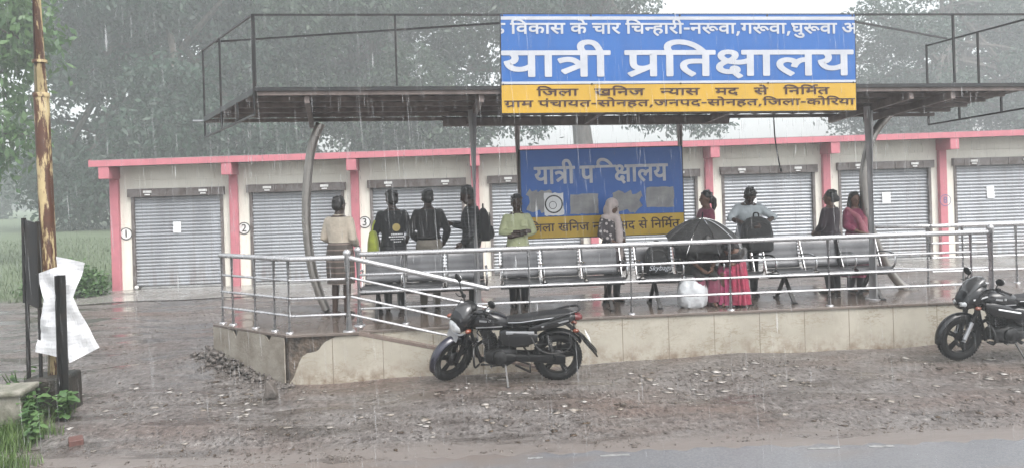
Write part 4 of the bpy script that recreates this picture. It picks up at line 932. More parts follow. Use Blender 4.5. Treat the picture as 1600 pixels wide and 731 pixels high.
# 2 man in dark tee with printed back, bag at his side
p2 = human('man in a dark printed tee with a yellow green bag at his left', (-.98, 10.72, Z), PI+.1, 1.68, 'skin3',
      {'R': ((-.24, -.02, 1.08), (-.20, -.2, .95)), 'L': ((.245, -.02, 1.08), (.21, -.2, .95))}, head=(.5, .05), hair='curly', parts=[shirt('dark_tee', 1.15, .84, .015, .06), trousers('grey_trouser'), sandals()])
k = 1.68/1.65
em = MB().lathe([(.001, 0), (.055, 0), (.055, .004), (.001, .004)], (-.05, .150, 1.17), (0, 1, 0), 20).lathe([(.001, .004), (.03, .004), (.03, .007), (.001, .007)], (-.05, .150, 1.17), (0, 1, 0), 16)
em.build('printed_emblem', mat('gold_print', (.42, .33, .12), rough=.6), p2)
for i, (w_, zz) in enumerate(((.15, 1.075), (.19, 1.04), (.16, 1.005), (.10, .97))):
    mb = MB(); x = -.06-w_/2
    while x < -.06+w_/2: l = rng.uniform(.012, .03); mb.box((x+l/2, .150, zz), (l, .004, .017 if i < 2 else .010)); x += l+.007
    mb.build('printed_words', 'paper', p2)
bag = thing('cloth_bag', 'yellow green cloth bag hanging at the left side of the man in the printed tee', 'bag', (-1.25, 10.62, Z+.72))
MB().loft([(.0, 0, 0, .07, .13), (.03, 0, 0, .085, .15), (.25, 0, 0, .075, .14), (.38, 0, 0, .05, .12), (.41, 0, 0, .03, .11)], 16, 3, 'z').build('body', 'lime', bag, True)
MB().tube(smoothpath([(0, -.1, .38), (0.01, -.07, .48), (.03, 0, .55), (.01, .07, .48), (0, .1, .38)], 5), .012, 6).build('strap', 'lime', bag, True)
# 3 man in dark shirt tucked into khaki trousers
human('man in a dark shirt tucked into khaki trousers seen from behind', (-.47, 10.72, Z), PI-.05, 1.68, 'skin3',
      {'R': ((-.265, .01, 1.08), (-.21, -.16, .93)), 'L': ((.255, .02, 1.07), (.18, -.17, .95))}, head=(.12, .22), lean=.04, parts=[shirt('dark_shirt', 1.9, .94, .016, 0), trousers('khaki'), belt(), sandals()])
# 4 man in profile with phone and backpack
human('man in a dark checked shirt looking at a phone beside the left steel post', (.14, 10.62, Z), -PI/2, 1.71, 'skin3',
      {'R': ((-.20, .0, 1.08), (-.13, -.25, 1.14)), 'L': ((.21, .03, 1.06), (.16, -.12, .90))}, head=(0, .35), parts=[shirt('check_shirt', 1.9, .84, .018, .03), trousers('dark_trouser'), sandals()])
ph = thing('mobile_phone', 'small black mobile phone held by the man in profile', 'phone', (-.26, 10.745, Z+1.245), 0); ph.rotation_euler = (0, .35, .2)
MB().box((0, 0, 0), (.15, .075, .010)).build('body', 'black', ph, bevel=.003); MB().box((0, 0, .0062), (.13, .066, .002)).build('screen', 'visor', ph)
def backpack(name, label, loc, rz, w, h, d, logo=False, group=None):
    t = thing(name, label, 'backpack', loc, rz, group)
    MB().loft([(0, 0, 0, w*.42, d*.42), (.03, 0, 0, w*.5, d*.5), (h*.5, 0, 0, w*.5, d*.52), (h*.82, 0, .01, w*.44, d*.40), (h*.95, 0, .02, w*.30, d*.28), (h, 0, .02, w*.15, d*.14)], 20, 3, 'z').build('body', 'bagblack', t, True)
    MB().loft([(.03, 0, -d*.5, w*.38, .035), (h*.2, 0, -d*.52, w*.40, .05), (h*.42, 0, -d*.5, w*.36, .035), (h*.46, 0, -d*.48, w*.30, .01)], 16, 3, 'z').build('front_pocket', 'bagblack', t, True)
    MB().tube(smoothpath([(-.04, .02, h*.97), (-.03, .02, h+.05), (.03, .02, h+.05), (.04, .02, h*.97)], 4), .011, 6).build('grab_loop', 'plastic', t, True)
    for s_ in (-1, 1): MB().tube(smoothpath([(s_*w*.25, d*.38, h*.85), (s_*w*.3, d*.75, h*.7), (s_*w*.32, d*.8, h*.4), (s_*w*.34, d*.42, h*.1)], 4), .016, 6).build('strap', 'bagblack', t, True)
    MB().tube(smoothpath([(-w*.40, -d*.36, h*.45), (-w*.36, -d*.44, h*.72), (0, -d*.40, h*.86), (w*.36, -d*.44, h*.72), (w*.40, -d*.36, h*.45)], 5), .005, 6).build('zip', 'blacksteel', t, True)
    if logo: latin('Skybags', .10, 'letter', t, TR(0, -d*.52-.052, h*.25) @ RX(PI/2), 'lettering', .35)
    return t
backpack('backpack', 'black backpack worn by the man in profile beside the left steel post', (.335, 10.62, Z+.94), PI/2, .30, .46, .17, False)
# 5 man in light green shirt, arms folded
human('man in a pale green shirt standing with folded arms facing the camera', (.80, 10.62, Z), .1, 1.56, 'skin3',
      {'R': ((-.25, -.02, 1.10), (.02, -.20, 1.12)), 'L': ((.25, -.02, 1.10), (-.04, -.155, 1.06))}, head=(.1, .05), parts=[shirt('green_shirt', 1.55, .80, .014, .05), trousers('dark_trouser'), sandals(),
      lambda e: [MB().box((0, -.137, z_), (.012, .008, .012)).build('button', 'paper', e['o']) for z_ in (1.0, .9, .8)], lambda e: MB().box((.08, -.138, 1.17), (.09, .008, .10)).build('chest_pocket', 'green_shirt', e['o'], bevel=.003)])
# 6 woman with pale scarf
def scarf6(e):
    mb = MB(); mb.ell((0, .022, 1.592), (.094, .104, .098), 18); mb.ell((0, .05, 1.50), (.10, .085, .12), 16)
    for s_ in (-1, 1): mb.caps_tube([(s_*.07, .0, 1.60), (s_*.082, -.03, 1.50), (s_*.07, -.055, 1.42)], [.03, .035, .04], 8)
    mb.v = [tuple(e['HM'] @ Vector(v)) for v in mb.v]
    mb.caps_tube([(-.13, .0, 1.37), (0, -.09, 1.37), (.13, .0, 1.37)], [.06, .07, .06], 10)
    mb.caps_tube([(.03, -.12, 1.36), (.05, -.15, 1.15), (.05, -.15, .95), (.06, -.14, .74), (.06, -.13, .58)], [.06, .065, .06, .055, .04], 10)
    e['part']('scarf', mb, 'scarf', .011, 3)
human('woman in a grey floral dress with a pale pink scarf over her head', (2.16, 10.62, Z), .45, 1.46, 'skin',
      {'R': ((-.22, .0, 1.10), (-.10, -.2, .98)), 'L': ((.22, .0, 1.10), (.10, -.2, .98))}, head=(.25, .3), slim=.9, hair='none', parts=[
      lambda e: (lambda mb: [e['arm'](mb, s, .02, 1.7) for s in 'RL'] and e['part']('dress', mb, 'floral'))(e['torso'](.016, .8, 1.40)),
      skirt('floral', [(1.0, 0, 0, .16, .13), (.85, 0, 0, .20, .16), (.65, 0, 0, .23, .18), (.5, 0, 0, .25, .19)], 9, .015, 'dress_skirt'), trousers('dark_trouser', .02), sandals(), scarf6])
# 7 woman standing behind the umbrella, profile to the left
human('woman in profile with a dark ponytail standing behind the black umbrella', (3.62, 10.78, Z), -PI/2+.15, 1.53, 'skin2', {'R': ((-.20, -.02, 1.08), (-.10, -.22, .98)), 'L': ((.20, -.02, 1.08), (.10, -.22, .98))}, slim=.92, hair='tied', parts=[
      shirt('mauve', 1.05, .80, .016, .03), skirt('mauve', [(.98, 0, 0, .17, .135), (.85, 0, 0, .20, .17), (.5, 0, 0, .21, .18), (.08, 0, 0, .25, .22)], 10, .02)])
# 8 man in white tee leaning
human('man in a pale tee bending his head over his elbows behind the bench', (4.20, 10.70, Z), -.1, 1.62, 'skin3',
      {'R': ((-.29, -.20, 1.16), (-.06, -.36, 1.06)), 'L': ((.36, -.16, 1.16), (.12, -.36, 1.06))}, head=(-.1, .5), lean=.30, parts=[shirt('white_tee', .98, .84, .014, .03), trousers('dark_trouser'), sandals()])
bp2 = backpack('backpack', 'black backpack carried on the front by the man in a pale tee', (4.22, 10.36, Z+.66), .05, .46, .50, .20)
# 9 two seated people behind the umbrella
sitlegs = {'R': ((-.11, -.42, .47), (-.11, -.36, .075), (-.12, -.50, .028)), 'L': ((.11, -.42, .47), (.11, -.36, .075), (.12, -.50, .028))}
human('seated woman in mauve trousers mostly hidden under the black umbrella', (3.28, 10.20, Z), .0, 1.46, 'skin2', {'R': ((-.2, -.26, .72), (-.10, -.42, .60)), 'L': ((.2, -.26, .72), (.10, -.42, .60))}, sitlegs, head=(.2, .5), lean=.68, dz=-.38, hair='bun', parts=[
      lambda e: (lambda mb: [e['arm'](mb, s, .018, 1.3) for s in 'RL'] and e['part']('tunic', mb, 'darkwrap'))(e['torso'](.02, .8, 1.40)),
      lambda e: e['part']('tunic_lap', MB().caps_tube([(-.09, .02, .50), (-.11, -.25, .51), (-.11, -.43, .44)], [.12, .10, .08]).caps_tube([(.09, .02, .50), (.11, -.25, .51), (.11, -.43, .44)], [.12, .10, .08]), 'darkwrap'),
      lambda e: [e['folds']('trouser_leg', 'mauve', [(.46, s_*.11, -.42, .085, .075), (.3, s_*.11, -.41, .10, .085), (.14, s_*.11, -.39, .105, .09), (.07, s_*.11, -.38, .095, .085)], 5, 3, .002, .008) for s_ in (-1, 1)]])
human('seated woman in a bright pink and red sari under the umbrella', (3.74, 10.14, Z), -.35, 1.50, 'skin2', {'R': ((-.2, -.12, .80), (-.06, -.30, .66)), 'L': ((.2, -.12, .80), (.08, -.30, .66))}, sitlegs, head=(-.4, .5), lean=.85, dz=-.38, hair='bun', parts=[
      lambda e: (lambda mb: [e['arm'](mb, s, .016, 1.2) for s in 'RL'] and e['part']('blouse', mb, 'darkwrap'))(e['torso'](.016, .8, 1.40)),
      lambda e: e['folds']('sari_skirt', 'pinksari', [(.60, 0, -.10, .16, .16), (.52, 0, -.22, .19, .25), (.44, 0, -.30, .185, .19), (.3, 0, -.36, .165, .12), (.15, 0, -.38, .17, .13), (.03, .0, -.39, .185, .145)], 13, 5, .012, .022),
      lambda e: e['folds']('sari_drape', 'redsari', [(.66, .10, -.18, .10, .12), (.55, .10, -.34, .11, .15), (.40, .11, -.46, .11, .09), (.2, .12, -.49, .12, .08), (.05, .12, -.50, .13, .09)], 11, 8, .012, .02),
      lambda e: e['part']('sari_shoulder', MB().caps_tube([(.12, -.25, .62), (.02, -.20, .80), (-.08, -.12, .95), (-.10, .02, 1.0)], [.07, .075, .07, .05]), 'pinksari')])
# 10, 11 two women at the right
human('woman in a dark plum dress seen from behind', (5.43, 10.60, Z), PI+.55, 1.49, 'skin', {'R': ((-.21, -.03, 1.08), (-.12, -.2, .98)), 'L': ((.21, -.03, 1.08), (.12, -.2, .98))}, head=(.35, 0), slim=.92, hair='bun', parts=[
      shirt('plum', 1.5, .80, .018, .03), skirt('plum', [(1.0, 0, 0, .165, .13), (.85, 0, 0, .205, .165), (.6, 0, 0, .23, .18), (.42, 0, 0, .25, .19)], 9, .015, 'tunic_skirt'), trousers('dark_trouser', .03), sandals()])
human('woman in a magenta dress with long black hair facing the camera at far right', (5.84, 10.66, Z), .15, 1.45, 'skin2', {'R': ((-.2, -.03, 1.09), (-.06, -.2, 1.0)), 'L': ((.21, .02, 1.08), (.10, -.16, .98))}, head=(-.2, .12), slim=.9, hair='long', parts=[
      shirt('magenta', 1.5, .80, .018, .03), skirt('magenta', [(1.0, 0, 0, .165, .13), (.85, 0, 0, .20, .165), (.5, 0, 0, .235, .19), (.25, 0, 0, .26, .21)], 10, .018, 'dress_skirt'), trousers('plum', .03), sandals(),
      lambda e: e['part']('dupatta', MB().caps_tube([(-.14, .0, 1.38), (-.05, -.12, 1.25), (.02, -.15, 1.08), (.06, -.17, .95), (.12, -.16, .70)], [.04, .055, .06, .075, .05], 10).caps_tube([(.14, .0, 1.38), (.10, -.11, 1.2), (.06, -.15, 1.0)], [.04, .05, .06], 10), 'dupatta', .011, 3)])

# ---------------------------------------------------------------- umbrella, bags
um = thing('umbrella', 'open black umbrella leaning over the seated women on the bench', 'umbrella', (3.33, 10.13, Z+.79))
um.rotation_euler = (math.radians(14), math.radians(-3), .1)
UR = .54
def ucan(t, w_):      # taut flat panels between eight ribs, sagging a little and scalloped at the rim
    s = (w_/(PI/4)) % 1; c8 = math.cos(PI/8); flat = c8/math.cos((s-.5)*PI/4); k_ = 1-(1-flat)*(1.25 if t > .2 else .6)
    r = UR*max(t, .004)*k_*(1-.05*t**4*math.sin(s*PI)); return (r*math.cos(w_), r*math.sin(w_), .40-.33*t**1.75-.012*math.sin(s*PI)*math.sin(t*PI))
mb = MB(); rr = [[ucan(i/10, 2*PI*j/64) for j in range(64)] for i in range(11)]
o = mb.rings(rr, True, False).build('canopy', 'umbrella_fabric', um, True); s = o.modifiers.new('thick', 'SOLIDIFY'); s.thickness = .003
o.data.set_sharp_from_angle(angle=math.radians(9))
for j in range(8):
    w_ = 2*PI*j/8; pts = [Vector(ucan(i/10, w_+1e-6))+Vector((0, 0, .003)) for i in range(11)]; pts.append(pts[-1]+(pts[-1]-pts[-2])*.35); MB().tube(pts, .0045, 5).build('rib', 'chrome', um)
    a_ = Vector(ucan(.5, w_+1e-6)); MB().tube([(0, 0, .12), a_-Vector((0, 0, .006))], .003, 5).build('stretcher', 'chrome', um)
MB().tube([(0, 0, .49), (0, 0, -.32)], .006, 8).build('shaft', 'chrome', um, True); MB().caps_tube([(0, 0, .42), (0, 0, .49)], [.012, .006], 8).build('ferrule', 'plastic', um, True)
MB().tube(smoothpath([(0, 0, -.30), (0, 0, -.40), (.03, 0, -.45), (.07, 0, -.44), (.08, 0, -.40)], 5), .012, 8).build('handle', 'plastic', um, True)
backpack('backpack', 'black backpack with white script lettering standing on the bench seat', (2.69, 10.12, Z+.43), 0, .33, .40, .17, True)
pb = thing('plastic_bag', 'white plastic carrier bag on the platform floor by the railing', 'bag', (3.09, 9.86, Z))
mb = MB(); rr = []
for (z, a, b) in ((0, .15, .11), (.03, .19, .14), (.12, .21, .155), (.24, .205, .15), (.33, .17, .12), (.38, .10, .07), (.40, .05, .04)):
    ring = []
    for j in range(40):
        w_ = 2*PI*j/40; f = 1+.05*math.sin(5*w_+z*9)+.045*math.sin(9*w_-z*14)+.03*math.sin(15*w_+z*30); ring.append((a*f*math.cos(w_), b*f*math.sin(w_), z+(.012*math.sin(7*w_) if z > .02 else 0)))
    rr.append(ring)
m_ = mat('thin_white_plastic', (.62, .64, .66), (.50, .52, .54), 7, rough=.25, bump=.9, bscale=12); M['plasticbag'] = m_
mb.rings(rr).build('sack', 'plasticbag', pb, True)
for s_ in (-1, 1): MB().tube(smoothpath([(s_*.04, 0, .385), (s_*.09, .02, .41), (s_*.12, .0, .37)], 4), [.02]*6+[.014]*2+[.006], 6).build('handle', 'plasticbag', pb, True)
# ---------------------------------------------------------------- motorcycles (local: forward +x, left +y)
def arcpts(c, r, a0, a1, n): return [(c[0]+r*math.cos(math.radians(a0+(a1-a0)*i/n)), c[1]+r*math.sin(math.radians(a0+(a1-a0)*i/n))) for i in range(n+1)]
def motorcycle(label, loc, yaw, lean, steer, sport=False):
    t = thing('motorcycle', label, 'motorcycle', loc, yaw); t.rotation_euler = (lean, 0, yaw); t.scale = (.95, .95, .95)
    R, wb = .303, .64
    rake = math.radians(26); ax = Vector((-math.sin(rake), 0, math.cos(rake))); HP = Vector((.45, 0, .78))
    ST = TR(*HP) @ Matrix.Rotation(steer, 4, ax) @ TR(*-HP)
    I4 = Matrix.Identity(4)
    def wheel(name, x, w, mx, par, disc):
        h = MB().lathe([(.001, -.05), (.045, -.05), (.05, -.03), (.05, .03), (.045, .05), (.001, .05)], (x, 0, R), (0, 1, 0), 20)
        if disc: h.lathe([(.07, .052), (.115, .052), (.115, .058), (.07, .058)], (x, 0, R), (0, 1, 0), 28)
        else: h.lathe([(.001, -.045), (.085, -.045), (.09, .03), (.06, .055), (.001, .055)], (x, 0, R), (0, 1, 0), 24)
        hub = h.xform(mx).build(name, 'engine', par, True)
        a = [(R-.052+.05*math.cos(q)+0., w/2*math.sin(q)) for q in [2*PI*i/14 for i in range(14)]]
        ty = MB().lathe([(r_, y_) for r_, y_ in a], (x, 0, R), (0, 1, 0), 48)
        for k in range(48):
            q = 2*PI*k/48
            for s_ in (-1, 1):
                c = Vector((x+(R-.008)*math.cos(q), s_*w*.28, R+(R-.008)*math.sin(q))); ty.box(c, (.03, .012, .012), Matrix.Rotation(-q-PI/2+.4*s_, 3, 'Y'))
        ty.xform(mx).build('tyre', 'rubber', hub, True)
        MB().lathe([(R-.108, -.03), (R-.088, -.034), (R-.075, -.04), (R-.075, .04), (R-.088, .034), (R-.108, .03)], (x, 0, R), (0, 1, 0), 48).xform(mx).build('rim', 'plastic', hub, True)
        for k in range(5):
            q = 2*PI*k/5+.45; mb = MB()
            for dq in (-.10, .10):
                p0 = Vector((x+.045*math.cos(q+dq*2), 0, R+.045*math.sin(q+dq*2))); p1 = Vector((x+(R-.095)*math.cos(q+dq), 0, R+(R-.095)*math.sin(q+dq))); mb.bar(p0, p1, .030, .020, (0, 1, 0))
            mb.xform(mx).build('spoke', 'plastic', hub)
        return hub
    wheel('rear_wheel', -wb, .105, I4, t, False); wheel('front_wheel', wb, .085, ST, t, sport)
    def P(name, mb, m, smooth=True, par=t, st=False, bevel=0.):
        if st: mb.xform(ST)
        return mb.build(name, m, par, smooth, bevel)
    # fork, mudguard, steering
    for s_ in (-1, 1):
        a, b = Vector((wb, s_*.085, R)), Vector((.455, s_*.085, .76))
        P('fork_leg', MB().tube([a+Vector((.01, 0, -.03)), a, a.lerp(b, .48)], .026, 12).tube([a.lerp(b, .47), b], .018, 12), 'silver' if sport else 'engine', st=True)
        P('fork_gaiter' if not sport else 'fork_cover', MB().tube([a.lerp(b, .46+.045*i) for i in range(9)], [.030 if i % 2 else .024 for i in range(9)], 12), 'plastic', st=True)
    P('triple_clamp', MB().box((.435, 0, .80), (.09, .24, .035)).box((.47, 0, .70), (.08, .22, .03)), 'plastic', False, st=True, bevel=.008)
    a = []
    for i in range(17):
        q = math.radians(-12+165*i/16); rr = R+.028
        row = []
        for j in range(9):
            v = -1+2*j/8; r_ = rr-.032*abs(v)**2.2; row.append((wb+r_*math.cos(q), v*.062, R+r_*math.sin(q)))
        a.append(row)
    mb = MB(); vs = [v for r in a for v in r]; mb.add(vs, [(9*i+j, 9*i+j+1, 9*i+j+10, 9*i+j+9) for i in range(16) for j in range(8)])
    o = P('front_mudguard', mb, 'bikeblack' if sport else 'indigo', st=True); sd = o.modifiers.new('thick', 'SOLIDIFY'); sd.thickness = .005
    P('mudguard_brace', MB().tube([(wb, -.075, R), (wb-.02, -.068, R+.27)], .007, 6).tube([(wb, .075, R), (wb-.02, .068, R+.27)], .007, 6).tube([(wb, .075, R), (wb-.24, .06, R+.16)], .006, 6), 'plastic', st=True)
    hb = smoothpath([(.30, -.36, .955), (.36, -.22, .975), (.42, -.09, .93), (.43, 0, .90), (.42, .09, .93), (.36, .22, .975), (.30, .36, .955)], 6)
    P('handlebar', MB().tube(hb, .0115, 10), 'plastic', st=True)
    for s_ in (-1, 1):
        P('grip', MB().tube([(.295, s_*.375, .954), (.335, s_*.27, .969)], .019, 12), 'rubber', st=True)
        P('lever', MB().tube(smoothpath([(.365, s_*.24, .978), (.40, s_*.27, .968), (.375, s_*.37, .948)], 4), .007, 6), 'engine', st=True)
        P('switch_box', MB().box((.352, s_*.235, .977), (.045, .05, .045)), 'plastic', False, st=True, bevel=.01)
        mz = .10 if sport else 0.; my = .07 if sport else 0.
        ms = P('mirror_stem', MB().tube(smoothpath([(.36, s_*.20, .98), (.385, s_*.24, 1.06-mz*.5), (.37, s_*(.31-my), 1.145-mz)], 5), .0065, 8), 'plastic', st=True)
        P('mirror', MB().ell((.372, s_*(.345-my), 1.185-mz), (.022, .068, .045), 14, Matrix.Rotation(s_*.25, 3, 'X')), 'plastic', par=ms, st=True)
        P('mirror_glass', MB().ell((.354, s_*(.345-my), 1.185-mz), (.010, .058, .036), 14, Matrix.Rotation(s_*.25, 3, 'X')), 'chrome', par=ms, st=True)
        iz = .79 if not sport else .74
        P('indicator', MB().ell((.575, s_*.195, iz), (.042, .03, .026), 12), 'orange', st=True); P('indicator_stem', MB().tube([(.52, s_*.08, iz), (.57, s_*.18, iz)], .012, 8), 'plastic', st=True)
    # headlamp cowl
    if not sport:
        P('headlamp_cowl', MB().loft([(.40, 0, .86, .10, .085), (.46, 0, .86, .135, .12), (.54, 0, .85, .145, .145), (.60, 0, .825, .13, .13), (.635, 0, .80, .105, .10), (.645, 0, .79, .08, .08)], 22, 2.5), 'bikeblack', st=True)
        P('visor', MB().loft([(.42, 0, .975, .075, .05), (.50, 0, .960, .112, .075), (.57, 0, .915, .118, .075), (.62, 0, .865, .105, .055), (.645, 0, .835, .07, .02)], 18, 2.4), 'visor', st=True)
        P('headlamp', MB().loft([(.57, 0, .775, .11, .075), (.635, 0, .775, .108, .072), (.662, 0, .765, .085, .052), (.668, 0, .76, .05, .03)], 18, 2.6), 'lampglass', st=True)
        P('cowl_trim', MB().tube([(.60+.04*math.sin(PI*i/12), .135*math.cos(PI*i/12), .70-.045*math.sin(PI*i/12)+.03) for i in range(13)], .013, 8), 'silver', st=True)
        pl = P('number_plate', MB().box((.66, 0, .645), (.006, .20, .085), Matrix.Rotation(-.35, 3, 'Y')), 'poster', False, st=True, bevel=.004)
    else:
        P('headlamp_cowl', MB().loft([(.38, 0, .88, .12, .10), (.46, 0, .87, .155, .14), (.56, 0, .84, .155, .15), (.64, 0, .79, .125, .11), (.69, 0, .75, .085, .065), (.705, 0, .74, .05, .035)], 22, 2.5), 'bikeblack', st=True)
        P('windscreen', MB().loft([(.40, 0, 1.055, .085, .035), (.46, 0, 1.03, .115, .05), (.54, 0, .975, .125, .06), (.61, 0, .90, .115, .045), (.65, 0, .855, .08, .02)], 18, 2.4), 'visor', st=True)
        for s_ in (-1, 1): P('headlamp', MB().loft([(.60, s_*.055, .775, .062, .055), (.675, s_*.052, .765, .055, .042), (.705, s_*.046, .755, .035, .022)], 16, 2.4), 'lampglass', st=True)
        for s_ in (-1, 1): P('cowl_stripe', MB().bar((.42, s_*.157, .87), (.60, s_*.142, .83), .008, .018), 'paper', False, st=True)
        for s_ in (-1, 1): P('tank_shroud', MB().loft([(.02, s_*.14, .62, .02, .06), (.16, s_*.17, .66, .03, .085), (.34, s_*.185, .70, .03, .085), (.44, s_*.17, .74, .016, .045)], 14, 2.6), 'bikeblack')
    P('instrument_pod', MB().loft([(.36, 0, .985, .07, .03), (.40, 0, .99, .105, .045), (.45, 0, .985, .10, .04), (.48, 0, .97, .07, .025)], 16, 2.6), 'plastic', st=True)
    P('steering_cables', MB().tube(smoothpath([(.40, .2, .97), (.52, .16, .9), (.54, .1, .70), (.46, .06, .55)], 5), .006, 6).tube(smoothpath([(.40, -.2, .97), (.53, -.13, .9), (.56, -.07, .6), (.62, -.06, .35)], 5), .006, 6).tube(smoothpath([(.42, .18, .96), (.56, .02, .72), (.60, .09, .45), (.60, .1, .33)], 5), .006, 6), 'plastic', st=True)
    # tank, seat, panels
    P('fuel_tank', MB().loft([(-.06, 0, .735, .07, .05), (-.02, 0, .755, .105, .085), (.08, 0, .775, .135, .11), (.20, 0, .79, .15, .118), (.31, 0, .79, .145, .110), (.39, 0, .775, .105, .085), (.43, 0, .76, .06, .05)], 24, 2.6), 'bikeblack')
    P('tank_cap', MB().lathe([(.001, 0), (.04, 0), (.036, .014), (.001, .016)], (.20, 0, .903), (0, 0, 1), 20), 'chrome')
    for s_ in (-1, 1):
        P('tank_decal', MB().box((.25, s_*.1505, .815), (.09, .004, .022), Matrix.Rotation(-.1, 3, 'Y')).box((.17, s_*.150, .815), (.03, .004, .026), Matrix.Rotation(-.1, 3, 'Y')), 'silver', False)
        P('knee_pad_line', MB().bar((.02, s_*.137, .74), (.34, s_*.143, .735), .006, .012), 'silver', False)
        P('side_panel', MB().loft([(-.40, s_*.13, .58, .018, .05), (-.28, s_*.145, .585, .025, .085), (-.12, s_*.15, .58, .03, .105), (.0, s_*.14, .60, .025, .10), (.06, s_*.125, .62, .012, .06)], 16, 2.6), 'bikeblack')
        P('side_stripe', MB().bar((-.36, s_*.150, .655), (-.02, s_*.166, .670), .02, .035) if not sport else MB().bar((.0, s_*.20, .65), (.30, s_*.212, .71), .014, .02), 'silver' if not sport else 'paper', False, bevel=.006)
        P('tail_panel', MB().loft([(-.86, s_*.06, .81, .02, .03), (-.72, s_*.095, .775, .025, .055), (-.52, s_*.12, .735, .03, .055), (-.36, s_*.125, .70, .025, .04), (-.30, s_*.12, .69, .012, .02)], 14, 2.5), 'bikeblack')
        P('tail_stripe', MB().bar((-.78, s_*.112, .785), (-.45, s_*.150, .725), .006, .018), 'silver', False)
        P('shock_absorber', MB().tube([(-.60, s_*.145, .31), (-.50, s_*.135, .66)], .014, 10).tube([Vector((-.60, s_*.145, .31)).lerp(Vector((-.50, s_*.135, .66)), .3+.035*i) for i in range(18)], [.030 if i % 2 else .022 for i in range(18)], 12), 'engine')
        P('swing_arm', MB().bar((-.66, s_*.105, .303), (-.10, s_*.10, .34), .03, .05), 'plastic', False, bevel=.006)
        P('foot_peg', MB().tube([(.02, s_*.10, .29), (.02, s_*.26, .285)], .016, 10), 'rubber'); P('pillion_peg', MB().tube([(-.28, s_*.12, .40), (-.30, s_*.24, .40)], .014, 10).bar((-.28, s_*.13, .40), (-.18, s_*.12, .55), .02, .02), 'rubber')
        P('rear_indicator', MB().ell((-.86, s_*.16, .67), (.04, .028, .025), 12), 'orange'); P('rear_indicator_stem', MB().tube([(-.85, 0, .67), (-.86, s_*.15, .67)], .010, 8), 'plastic')
    P('seat', MB().loft([(-.84, 0, .845, .06, .015), (-.78, 0, .842, .105, .042), (-.60, 0, .825, .135, .052), (-.40, 0, .805, .14, .052), (-.22, 0, .778, .135, .052), (-.06, 0, .772, .105, .050), (.03, 0, .785, .07, .03)], 22, 3), 'seatvinyl')
    P('seat_piping', MB().tube(smoothpath([(-.82, .075, .838), (-.60, .137, .83), (-.40, .142, .81), (-.20, .137, .785), (-.05, .107, .775)], 4), .006, 6).tube(smoothpath([(-.82, -.075, .838), (-.60, -.137, .83), (-.40, -.142, .81), (-.20, -.137, .785), (-.05, -.107, .775)], 4), .006, 6), 'silver')
    gr = smoothpath([(-.52, .16, .80), (-.70, .165, .86), (-.88, .12, .90), (-.92, 0, .905), (-.88, -.12, .90), (-.70, -.165, .86), (-.52, -.16, .80)], 5)
    P('grab_rail', MB().tube(gr, .014, 10), 'bikeblack' if not sport else 'silver')
    P('tail_lamp', MB().loft([(-.95, 0, .79, .04, .02), (-.92, 0, .80, .075, .042), (-.86, 0, .805, .085, .05)], 16, 2.6), 'red')
    a = []
    for i in range(13):
        q = math.radians(48+98*i/12); rr = R+.055; row = []
        for j in range(7):
            v = -1+2*j/6; r_ = rr-.03*abs(v)**2.2; row.append((-wb+r_*math.cos(q), v*.085, R+r_*math.sin(q)))
        a.append(row)
    a += [[(-.915-.07*i, v*.075, .57-.085*i-(.0 if abs(v) < .9 else .008)) for v in [-1+2*j/6 for j in range(7)]] for i in range(4)]
    mb = MB(); n = len(a); mb.add([v for r in a for v in r], [(7*i+j, 7*i+j+1, 7*i+j+8, 7*i+j+7) for i in range(n-1) for j in range(6)])
    o = P('rear_mudguard', mb, 'plastic'); sd = o.modifiers.new('thick', 'SOLIDIFY'); sd.thickness = .008
    P('tail_bracket', MB().bar((-.70, 0, .77), (-.98, 0, .52), .12, .03).bar((-.98, 0, .52), (-1.12, 0, .36), .14, .012), 'plastic', False, bevel=.006)
    P('rear_number_plate', MB().box((-1.015, 0, .55), (.006, .20, .12), Matrix.Rotation(.5, 3, 'Y')), 'white', False)
    # frame, engine
    P('frame', MB().tube(smoothpath([(.45, 0, .78), (.40, 0, .60), (.34, 0, .40), (.30, 0, .25)], 5), .022, 10).tube(smoothpath([(.45, 0, .80), (.2, 0, .70), (-.05, 0, .66), (-.12, 0, .50), (-.10, 0, .30)], 5), .02, 10)
      .tube([(-.05, .09, .66), (-.45, .11, .70), (-.80, .07, .76)], .014, 8).tube([(-.05, -.09, .66), (-.45, -.11, .70), (-.80, -.07, .76)], .014, 8).tube([(.30, .07, .25), (.0, .09, .235), (-.12, .09, .3)], .016, 8).tube([(.30, -.07, .25), (.0, -.09, .235), (-.12, -.09, .3)], .016, 8), 'plastic')
    eng = P('engine', MB().loft([(-.14, 0, .37, .10, .09), (-.06, 0, .36, .125, .12), (.08, 0, .345, .13, .12), (.20, 0, .345, .12, .10), (.26, 0, .35, .08, .07)], 18, 3), 'engine')
    cyl = MB(); u = Vector((.38, 0, .925)).normalized()
    for i in range(10): c = Vector((.14, 0, .43))+u*.024*i; cyl.box(c, (.165 if i < 7 else .13, .165 if i < 7 else .12, .012), Matrix.Rotation(.39, 3, 'Y'))
    cyl.box(Vector((.14, 0, .43))+u*.10, (.10, .11, .22), Matrix.Rotation(.39, 3, 'Y')); cyl.box(Vector((.14, 0, .43))+u*.25, (.13, .12, .06), Matrix.Rotation(.39, 3, 'Y'))
    P('cylinder', cyl, 'engine', False, eng)
    for s_, nm in ((1, 'generator_cover'), (-1, 'clutch_cover')): P(nm, MB().lathe([(.001, .04), (.07, .038), (.092, .022), (.096, 0), (.001, 0)], (.06, s_*.125, .345), (0, s_, 0), 26), 'engine', par=eng)
    P('sprocket_cover', MB().loft([(.0, .13, .35, .03, .06), (-.08, .13, .35, .03, .055), (-.13, .125, .345, .02, .04)], 12), 'plastic', par=eng)
